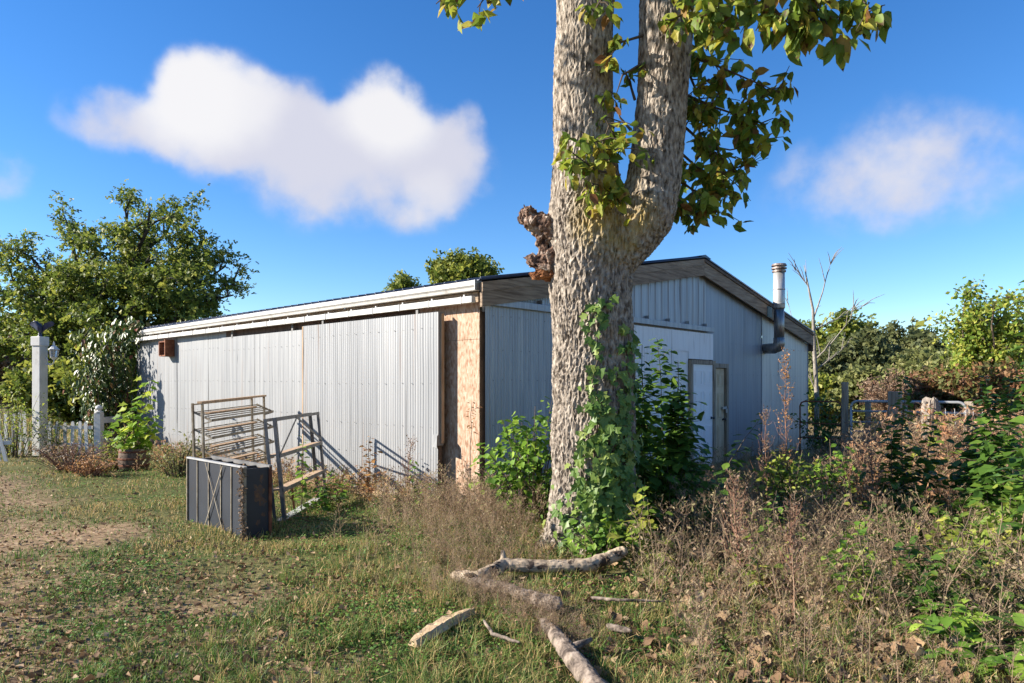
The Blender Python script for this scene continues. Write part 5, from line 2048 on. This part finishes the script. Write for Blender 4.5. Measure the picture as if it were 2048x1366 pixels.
# ------------------------------------------------------------------ gate, posts and boards on the right
GD = 12.5
ga, gb = Vector((X(1702, 13.2), 13.2, 0)), Vector((X(1932, 12.2), 12.2, 0))
d_ = gb - ga
GL = d_.length
t = thing('farm_gate', 'galvanised tubular farm gate with rounded corners', 'gate', ga, math.atan2(d_.y, d_.x))
GT, GB = Z(803, 12.9), .22
m = MB()
c = .12
path = [(0, 0, GB)]
for cx, cz_, a0 in ((c, GT - c, 180), (GL - c, GT - c, 90), (GL - c, GB + c, 0), (c, GB + c, -90)):
    for k in range(6):
        a = R(a0 - k * 18)
        path.append((cx + c * math.cos(a), 0, cz_ + c * math.sin(a)))
path = path[1:] + [path[1]]
m.tube(path, .026, 8)
m.build('frame', M['pipe'], t, True)
for z in (GT - .19, GT - .40, GT - .58, GT - .76):
    m = MB()
    m.tube([(.02, 0, z), (GL - .02, 0, z)], .021, 8)
    m.build('crossbar', M['pipe'], t, True)
for x in (GL * .5,):
    m = MB()
    m.box(x - .02, x + .02, -.03, -.022, GB, GT)
    m.build('upright', M['pipe'], t)
m = MB()
m.bar((GL * .78, -.035, GT - .5), (GL * .98, -.035, GB), .03, .02)
m.build('brace', M['pipe'], t)
ra, rb = Vector((X(1600, 14.2), 14.2, 0)), Vector((X(1683, 13.6), 13.6, 0))
d_ = rb - ra
t = thing('rusty_gate', 'rusty tubular gate between the shed end and the wooden post', 'gate', ra, math.atan2(d_.y, d_.x))
ht = Z(803, 13.9)
m = MB()
m.tube([(0, 0, .2), (0, 0, ht - .1), (.03, 0, ht - .03), (.1, 0, ht), (d_.length - .1, 0, ht), (d_.length - .03, 0, ht - .03), (d_.length, 0, ht - .1), (d_.length, 0, .2)], .016, 8)
m.build('frame', M['rust'], t, True)
for z in (ht - .45, ht - .75):
    m = MB()
    m.tube([(.02, 0, z), (d_.length - .02, 0, z)], .012, 8)
    m.build('crossbar', M['rust'], t, True)
for px_, dp, top, ww, mt, lab in ((1690, 13.3, 764, .055, 'wood_v', 'upright grey wooden post at the hinge of the galvanised gate'), (1736, 14.0, 800, .05, 'wood_v', 'thin pale post seen behind the galvanised gate'),
                                  (1790, 12.0, 783, .10, 'wood_v', 'broad pale weathered post behind the tall gate shoot'), (1938, 12.3, 803, .07, 'wood_v', 'grey post at the latch end of the galvanised gate')):
    x = X(px_, dp)
    t = thing('wooden_post', lab, 'post', (x, dp, ghf(x, dp)), -.65, group='posts about the farm gate')
    h = Z(top, dp) - ghf(x, dp)
    m = MB()
    m.box(-ww, ww, -ww, ww, -.1, h)
    o = m.build('post', M[mt], t, bevel=.01)
    for k in range(3):
        q = MB()
        zz = h * (.35 + .2 * k)
        q.tube([(-ww - .004, 0, zz), (0, -ww - .004, zz + .01), (ww + .004, 0, zz)], .004, 4)
        q.build('fence_wire', M['steel_dark'], t)
x = X(1862, 10.2)
t = thing('stump_post', 'weathered fluted whitish stump post in front of the galvanised gate', 'post', (x, 10.2, 0))
m = MB()
n_ = 36
prof_ = []
for i, (z, r_) in enumerate(((-.1, .17), (.5, .155), (.9, .15), (1.25, .15), (1.38, .135), (1.41, .09))):
    for k in range(n_):
        a = 2 * math.pi * k / n_
        rr = r_ * .82 * (1 + .05 * math.sin(a * 11 + z) + .05 * math.sin(a * 17 + z * 3) + .06 * math.sin(a * 2 + 1))
        m.v.append((rr * math.cos(a), rr * math.sin(a), z + (.04 * math.sin(a * 3) + .02 * math.sin(a * 13) if i > 3 else 0)))
for i in range(5):
    for k in range(n_):
        m.f.append((i * n_ + k, i * n_ + (k + 1) % n_, (i + 1) * n_ + (k + 1) % n_, (i + 1) * n_ + k))
m.f.append(tuple(5 * n_ + k for k in range(n_)))
m.build('stump', M['stump'], t)
x = X(1905, 9.2)
t = thing('plank_platform', 'low weathered plank platform under the galvanised gate', 'platform', (x, 9.2, .0), .12)
for k in range(4):
    m = MB()
    m.box(-.75, .62, -.32 + k * .17, -.165 + k * .17, .42, .45)
    m.build('plank', M['wood'], t)
for xx_ in (-.7, .55):
    m = MB()
    m.box(xx_, xx_ + .07, -.3, .34, -.05, .417)
    m.build('support', M['wood_brown'], t)
t = thing('mesh_fence', 'square mesh wire fence piece leaning by the galvanised gate', 'fence', (X(1880, 11.0), 11.0, 0))
for k in range(7):
    m = MB()
    m.tube([(k * .15, 0, .1), (k * .15, .1, 1.25)], .004, 4)
    m.build('wire', M['pipe'], t)
for k in range(7):
    m = MB()
    m.tube([(0, .01 + k * .014, .15 + k * .17), (.9, .01 + k * .014, .15 + k * .17)], .004, 4)
    m.build('wire', M['pipe'], t)

# ------------------------------------------------------------------ ground cover
SHX = lambda x, y: (np.asarray(x) - C0.x) * UX.x + (np.asarray(y) - C0.y) * UX.y
SHY = lambda x, y: (np.asarray(x) - C0.x) * UY.x + (np.asarray(y) - C0.y) * UY.y


def field(n, y0, y1, power=1.5, xlim=1.02):
    """points in the ground wedge seen from the yard, thinning with distance"""
    u = rng.random(n)
    y = (y0 ** (1 - power) + u * (y1 ** (1 - power) - y0 ** (1 - power))) ** (1 / (1 - power))
    x = rng.uniform(-1, 1, n) * (y * .80 + .5) * xlim
    inside = (SHX(x, y) > .02) & (SHY(x, y) > .02)
    trunk = (x - TB.x) ** 2 + (y - TB.y) ** 2 < .42 ** 2
    ok = ~inside & ~trunk
    for pl in (LOG1, LOG2, LOG3):
        for a, b in zip(pl[:-1], pl[1:]):
            ab = np.array([b.x - a.x, b.y - a.y])
            t_ = np.clip(((x - a.x) * ab[0] + (y - a.y) * ab[1]) / (ab @ ab), 0, 1)
            dx, dy = x - a.x - t_ * ab[0], y - a.y - t_ * ab[1]
            ok &= ~((np.hypot(dx, dy) < .14) & (dy < .05) & (rng.random(len(x)) < .55))
    return x[ok], y[ok]


def blades(name, x, y, H, Wd, rnd, mat, label, lean=.5):
    n = len(x)
    a = rng.uniform(0, 2 * np.pi, n)
    h2 = np.stack([np.cos(a), np.sin(a), np.zeros(n)], -1)
    b = rng.uniform(0, 2 * np.pi, n)
    sd2 = np.stack([np.cos(b), np.sin(b), np.zeros(n)], -1)
    bend = rng.uniform(.1, 1.0, n) * lean
    base = np.stack([x, y, gh(x, y) - .01], -1)
    V = np.empty((n, 6, 3))
    for k, (t_, w_) in enumerate(((0, 1), (.55, .8), (1, .12))):
        c_ = base + np.array([0, 0, 1]) * (H * t_ * (1 - .35 * bend * t_))[:, None] + h2 * (H * bend * t_ * t_)[:, None]
        V[:, 2 * k] = c_ - sd2 * (Wd * w_ / 2)[:, None]
        V[:, 2 * k + 1] = c_ + sd2 * (Wd * w_ / 2)[:, None]
    q = np.array([(0, 1, 3, 2), (2, 3, 5, 4)])
    Q = (q[None] + (np.arange(n) * 6)[:, None, None]).reshape(-1, 4)
    o = mesh_quads(name, V.reshape(-1, 3), Q, mat, None, np.repeat(rnd, 2))
    return tag(o, label, None, kind='stuff')


x, y = field(200000, 3.2, 17, 1.75)
dr = dryness(x, y)
dens = .35 + .65 * vnoise(x, y, 1.1, 12)
bare = (vnoise(x, y, 1.7, 15) > .55) & (dr > .6)
keep = (rng.random(len(x)) < dens * (1 - .3 * dr) * (1 - .3 * sstep(.18, .34, x / y))) & ~(bare & (rng.random(len(x)) < .5))
x, y, dr = x[keep], y[keep], dr[keep]
tuft = vnoise(x, y, 2.2, 21)
H = (.035 + .10 * tuft ** 2 * (1 - .6 * dr)) * rng.uniform(.6, 1.4, len(x)) * (1 + .35 * (x > -.4))
Wd = (.0035 + .0011 * y * .5) * rng.uniform(.7, 1.3, len(x))
blades('grass', x, y, H, Wd, np.clip(dr * .70 + rng.normal(.13, .16, len(x)) + .12 * vnoise(x, y, .7, 5) + .3 * sstep(.2, .4, x / y), 0, .99), M['grass'], 'short green and straw coloured grass over the yard', .9)
# field beyond the fence
x = rng.uniform(-30, -4, 26000)
y = rng.uniform(16, 34, 26000)
ok = ~((SHX(x, y) > 0) & (SHY(x, y) > 0) & (SHY(x, y) < 12.3))
x, y = x[ok], y[ok]
blades('meadow_grass', x, y, rng.uniform(.15, .4, len(x)), rng.uniform(.015, .035, len(x)), np.clip(rng.normal(.42, .18, len(x)), 0, .99), M['grass'], 'lit meadow grass beyond the picket fence', .7)
# longer grass tufts
cx_, cy_ = field(1000, 3.3, 9, 1.9)
ok = (cx_ > -1.6 + rng.normal(0, .6, len(cx_)))
cx_, cy_ = cx_[ok], cy_[ok]
k = rng.integers(0, len(cx_), 26000)
x, y = cx_[k] + rng.normal(0, .035, len(k)), cy_[k] + rng.normal(0, .035, len(k))
blades('grass_tufts', x, y, rng.uniform(.06, .20, len(x)), rng.uniform(.004, .007, len(x)), np.clip(rng.normal(.3, .18, len(x)), 0, .99), M['grass'], 'longer tufts of arching grass near the fallen logs', 1.1)
# clover
x, y = field(150000, 3.2, 13, 1.7)
dr = dryness(x, y)
keep = (rng.random(len(x)) < (1 - dr) * (vnoise(x, y, 1.3, 31) * 1.3 - .15)) & (x < 1.4)
x, y = x[keep], y[keep]
n = len(x)
P = np.stack([x, y, gh(x, y) + rng.uniform(.015, .065, n)], -1)
o = scatter('clover', LEAF['card'], P, basis(rdir(n) * [1, 1, .25], rdir(n, 1.6)), rng.uniform(.014, .028, n) * (1 + .06 * y), M['clover'])
tag(o, 'low green clover and broadleaf lawn weeds', None, kind='stuff')
# fallen leaves
x, y = field(36000, 3.2, 13, 1.7)
keep = rng.random(len(x)) < (.25 + .75 * vnoise(x, y, .9, 41)) * np.where(x < .3, .55, 1.0)
x, y = x[keep], y[keep]
n = len(x)
P = np.stack([x, y, gh(x, y) + rng.uniform(.005, .05, n)], -1)
o = scatter('fallen_leaves', LEAF['litter'], P, basis(rdir(n) * [1, 1, .3], rdir(n, 1.0)), rng.uniform(.02, .07, n) * np.where(x > .5, 1.15, .85), M['litter'], jit=.13)
tag(o, 'curled brown fallen leaves scattered over the ground', None, kind='stuff')


x, y = field(9000, 3.2, 9, 1.9)
keep = rng.random(len(x)) < sstep(-.05, .4, x / y) * (.2 + .8 * vnoise(x, y, 1.4, 43))
x, y = x[keep], y[keep]
n = len(x)
P = np.stack([x, y, gh(x, y) + rng.uniform(.01, .07, n)], -1)
o = scatter('large_fallen_leaves', LEAF['wide'], P, basis(rdir(n) * [1, 1, .5], rdir(n, .7)), rng.uniform(.06, .13, n), M['litter'], jit=.07)
tag(o, 'large curled tan leaves lying under the dry weeds', None, kind='stuff')


# dry weeds
def weed_tmpl(seed, nb=20, bits=2, spread=.28, leafy=.0):
    g = np.random.default_rng(seed)
    V, Q, typ = [], [], []

    def rb(pts, w0, w1, ty):
        sdv = norm(g.normal(size=(1, 3)) * [1, 1, .1])[0]
        n0_ = len(V)
        for i, p in enumerate(pts):
            w_ = w0 + (w1 - w0) * i / (len(pts) - 1)
            V.append(p - sdv * w_ / 2)
            V.append(p + sdv * w_ / 2)
        for i in range(len(pts) - 1):
            a = n0_ + 2 * i
            Q.append((a, a + 1, a + 3, a + 2))
            typ.append(ty)
    ln = g.normal(0, .16, 2)
    S = bez((0, 0, 0), (ln[0] * .3, ln[1] * .3, .55), (ln[0], ln[1], 1.0), 5)
    rb(S, .011, .005, 0)
    for k in range(nb):
        u = g.uniform(.15, 1)
        i = min(3, int(u * 4))
        p = S[i] + (S[i + 1] - S[i]) * (u * 4 - i)
        a = g.uniform(0, 2 * np.pi)
        l_ = spread * (1.2 - .7 * u) * g.uniform(.5, 1.1)
        q = p + np.array([np.cos(a) * l_, np.sin(a) * l_, l_ * g.uniform(.3, 1.2)])
        rb(np.stack([p, (p + q) / 2 + g.normal(0, .012, 3), q]), .006, .0035, 0)
        for j in range(bits):
            c_ = p + (q - p) * g.uniform(.35, 1.05) + g.normal(0, .012, 3)
            d1, d2_ = g.normal(0, 1, 3), g.normal(0, 1, 3)
            s_ = g.uniform(.009, .022) * (1 + leafy)
            d1, d2_ = d1 / np.linalg.norm(d1) * s_ * 1.6, d2_ / np.linalg.norm(d2_) * s_ * .7
            n0_ = len(V)
            V.extend([c_ - d1, c_ - d2_, c_ + d1, c_ + d2_])
            Q.append((n0_, n0_ + 1, n0_ + 2, n0_ + 3))
            typ.append(1)
    return np.array(V), np.array(Q), np.array(typ)


def weed_mass(name, label, x, y, H, mat, seeds, **kw):
    ob = []
    idx = rng.integers(0, len(seeds), len(x))
    VV, QQ, RR = [], [], []
    off = 0
    for s_i, s_ in enumerate(seeds):
        tv, tf, ty = weed_tmpl(s_, **kw)
        sel = np.where(idx == s_i)[0]
        if not len(sel):
            continue
        n = len(sel)
        a = rng.uniform(0, 2 * np.pi, n)
        ca, sa = np.cos(a), np.sin(a)
        V = np.empty((n, len(tv), 3))
        V[:, :, 0] = ca[:, None] * tv[:, 0] - sa[:, None] * tv[:, 1]
        V[:, :, 1] = sa[:, None] * tv[:, 0] + ca[:, None] * tv[:, 1]
        V[:, :, 2] = tv[:, 2]
        V *= H[sel][:, None, None]
        V += np.stack([x[sel], y[sel], gh(x[sel], y[sel]) - .02], -1)[:, None, :]
        VV.append(V.reshape(-1, 3))
        QQ.append((tf[None] + (np.arange(n) * len(tv))[:, None, None]).reshape(-1, 4) + off)
        RR.append((rng.random((n, 1)) * .3 + rng.random((n, len(tf))) * .18 + ty[None] * .5).ravel())
        off += n * len(tv)
    o = mesh_quads(name, np.concatenate(VV), np.concatenate(QQ), M[mat], None, np.concatenate(RR))
    return tag(o, label, None, kind='stuff')


# right-hand thicket
n = 7000
y = rng.uniform(3.4, 12.5, n)
x = rng.uniform(.5, 11, n)
edge_x = np.interp(y, [3.4, 4.5, 5.5, 6.5, 8, 12], [.95, .95, .9, 1.2, 1.4, 1.5]) + (vnoise(y, y * 0, 2, 3) - .5) * .6
ok = (x > edge_x) & (x < y * .85 + .8) & (SHY(x, y) < -.25) & ((x - TB.x) ** 2 + (y - TB.y) ** 2 > .6) & (rng.random(n) < (.35 + .65 * vnoise(x, y, 1.2, 77)) * np.where(y < 5, .8, 1))
x, y = x[ok], y[ok]
hh = np.interp(y, [3.4, 4.5, 6, 8, 12], [.42, .60, .62, .55, .5]) * rng.uniform(.5, 1.15, len(x)) * (1 + 1.05 * sstep(.43, .56, x / y) * sstep(7.2, 8.6, y))
weed_mass('dry_weeds', 'tangle of dry brown weeds in front of the shaded gable', x, y, hh, 'weed', [1, 2, 3, 4, 5, 6])
ok = (x / y > .44) & (y > 6.6) & (rng.random(len(x)) < .4)
weed_mass('rusty_weeds', 'rust coloured dry weeds toward the gate', x[ok] + .15, y[ok] + .1, hh[ok] * 1.05, 'weed_red', [11, 12, 13], leafy=.25)
# brown weeds before the strand board corner
n = 560
y = rng.uniform(5.3, 8.6, n)
x = rng.normal(np.interp(y, [5.3, 8.6], [-.2, -.65]), .5)
ok = ((x - TB.x) ** 2 + (y - TB.y) ** 2 > .5) & ~((x > -.6) & (x < .9) & (y < 5.75)) & ~((SHX(x, y) > -.1) & (SHY(x, y) > -.1))
x, y = x[ok], y[ok]
weed_mass('brown_weeds', 'fine brown weeds in front of the strand board corner', x, y, np.interp(y, [5.3, 8.6], [.24, .62]) * rng.uniform(.5, 1.1, len(x)), 'weed', [21, 22, 23], nb=26, spread=.34)
n = 300
k = rng.random(n)
x = np.interp(k, [0, .5, 1], [-.55, .05, .45]) + rng.normal(0, .16, n)
y = np.interp(k, [0, .5, 1], [5.5, 4.95, 4.3]) + rng.normal(0, .14, n)
weed_mass('branch_weeds', 'dead brown weeds tangled over the grey fallen branches', x, y, rng.uniform(.10, .26, n), 'weed', [41, 42, 43], nb=24, spread=.4)
# along the foot of the long wall and around the racks
n = 620
v = rng.uniform(.6, 12, n)
u = -rng.gamma(1.6, .35, n) - .06
x = C0.x + UX.x * u + UY.x * v
y = C0.y + UX.y * u + UY.y * v
weed_mass('wall_weeds', 'mixed low weeds along the foot of the long wall', x, y, rng.uniform(.14, .42, n), 'weed_red', [31, 32, 33], leafy=1.2)
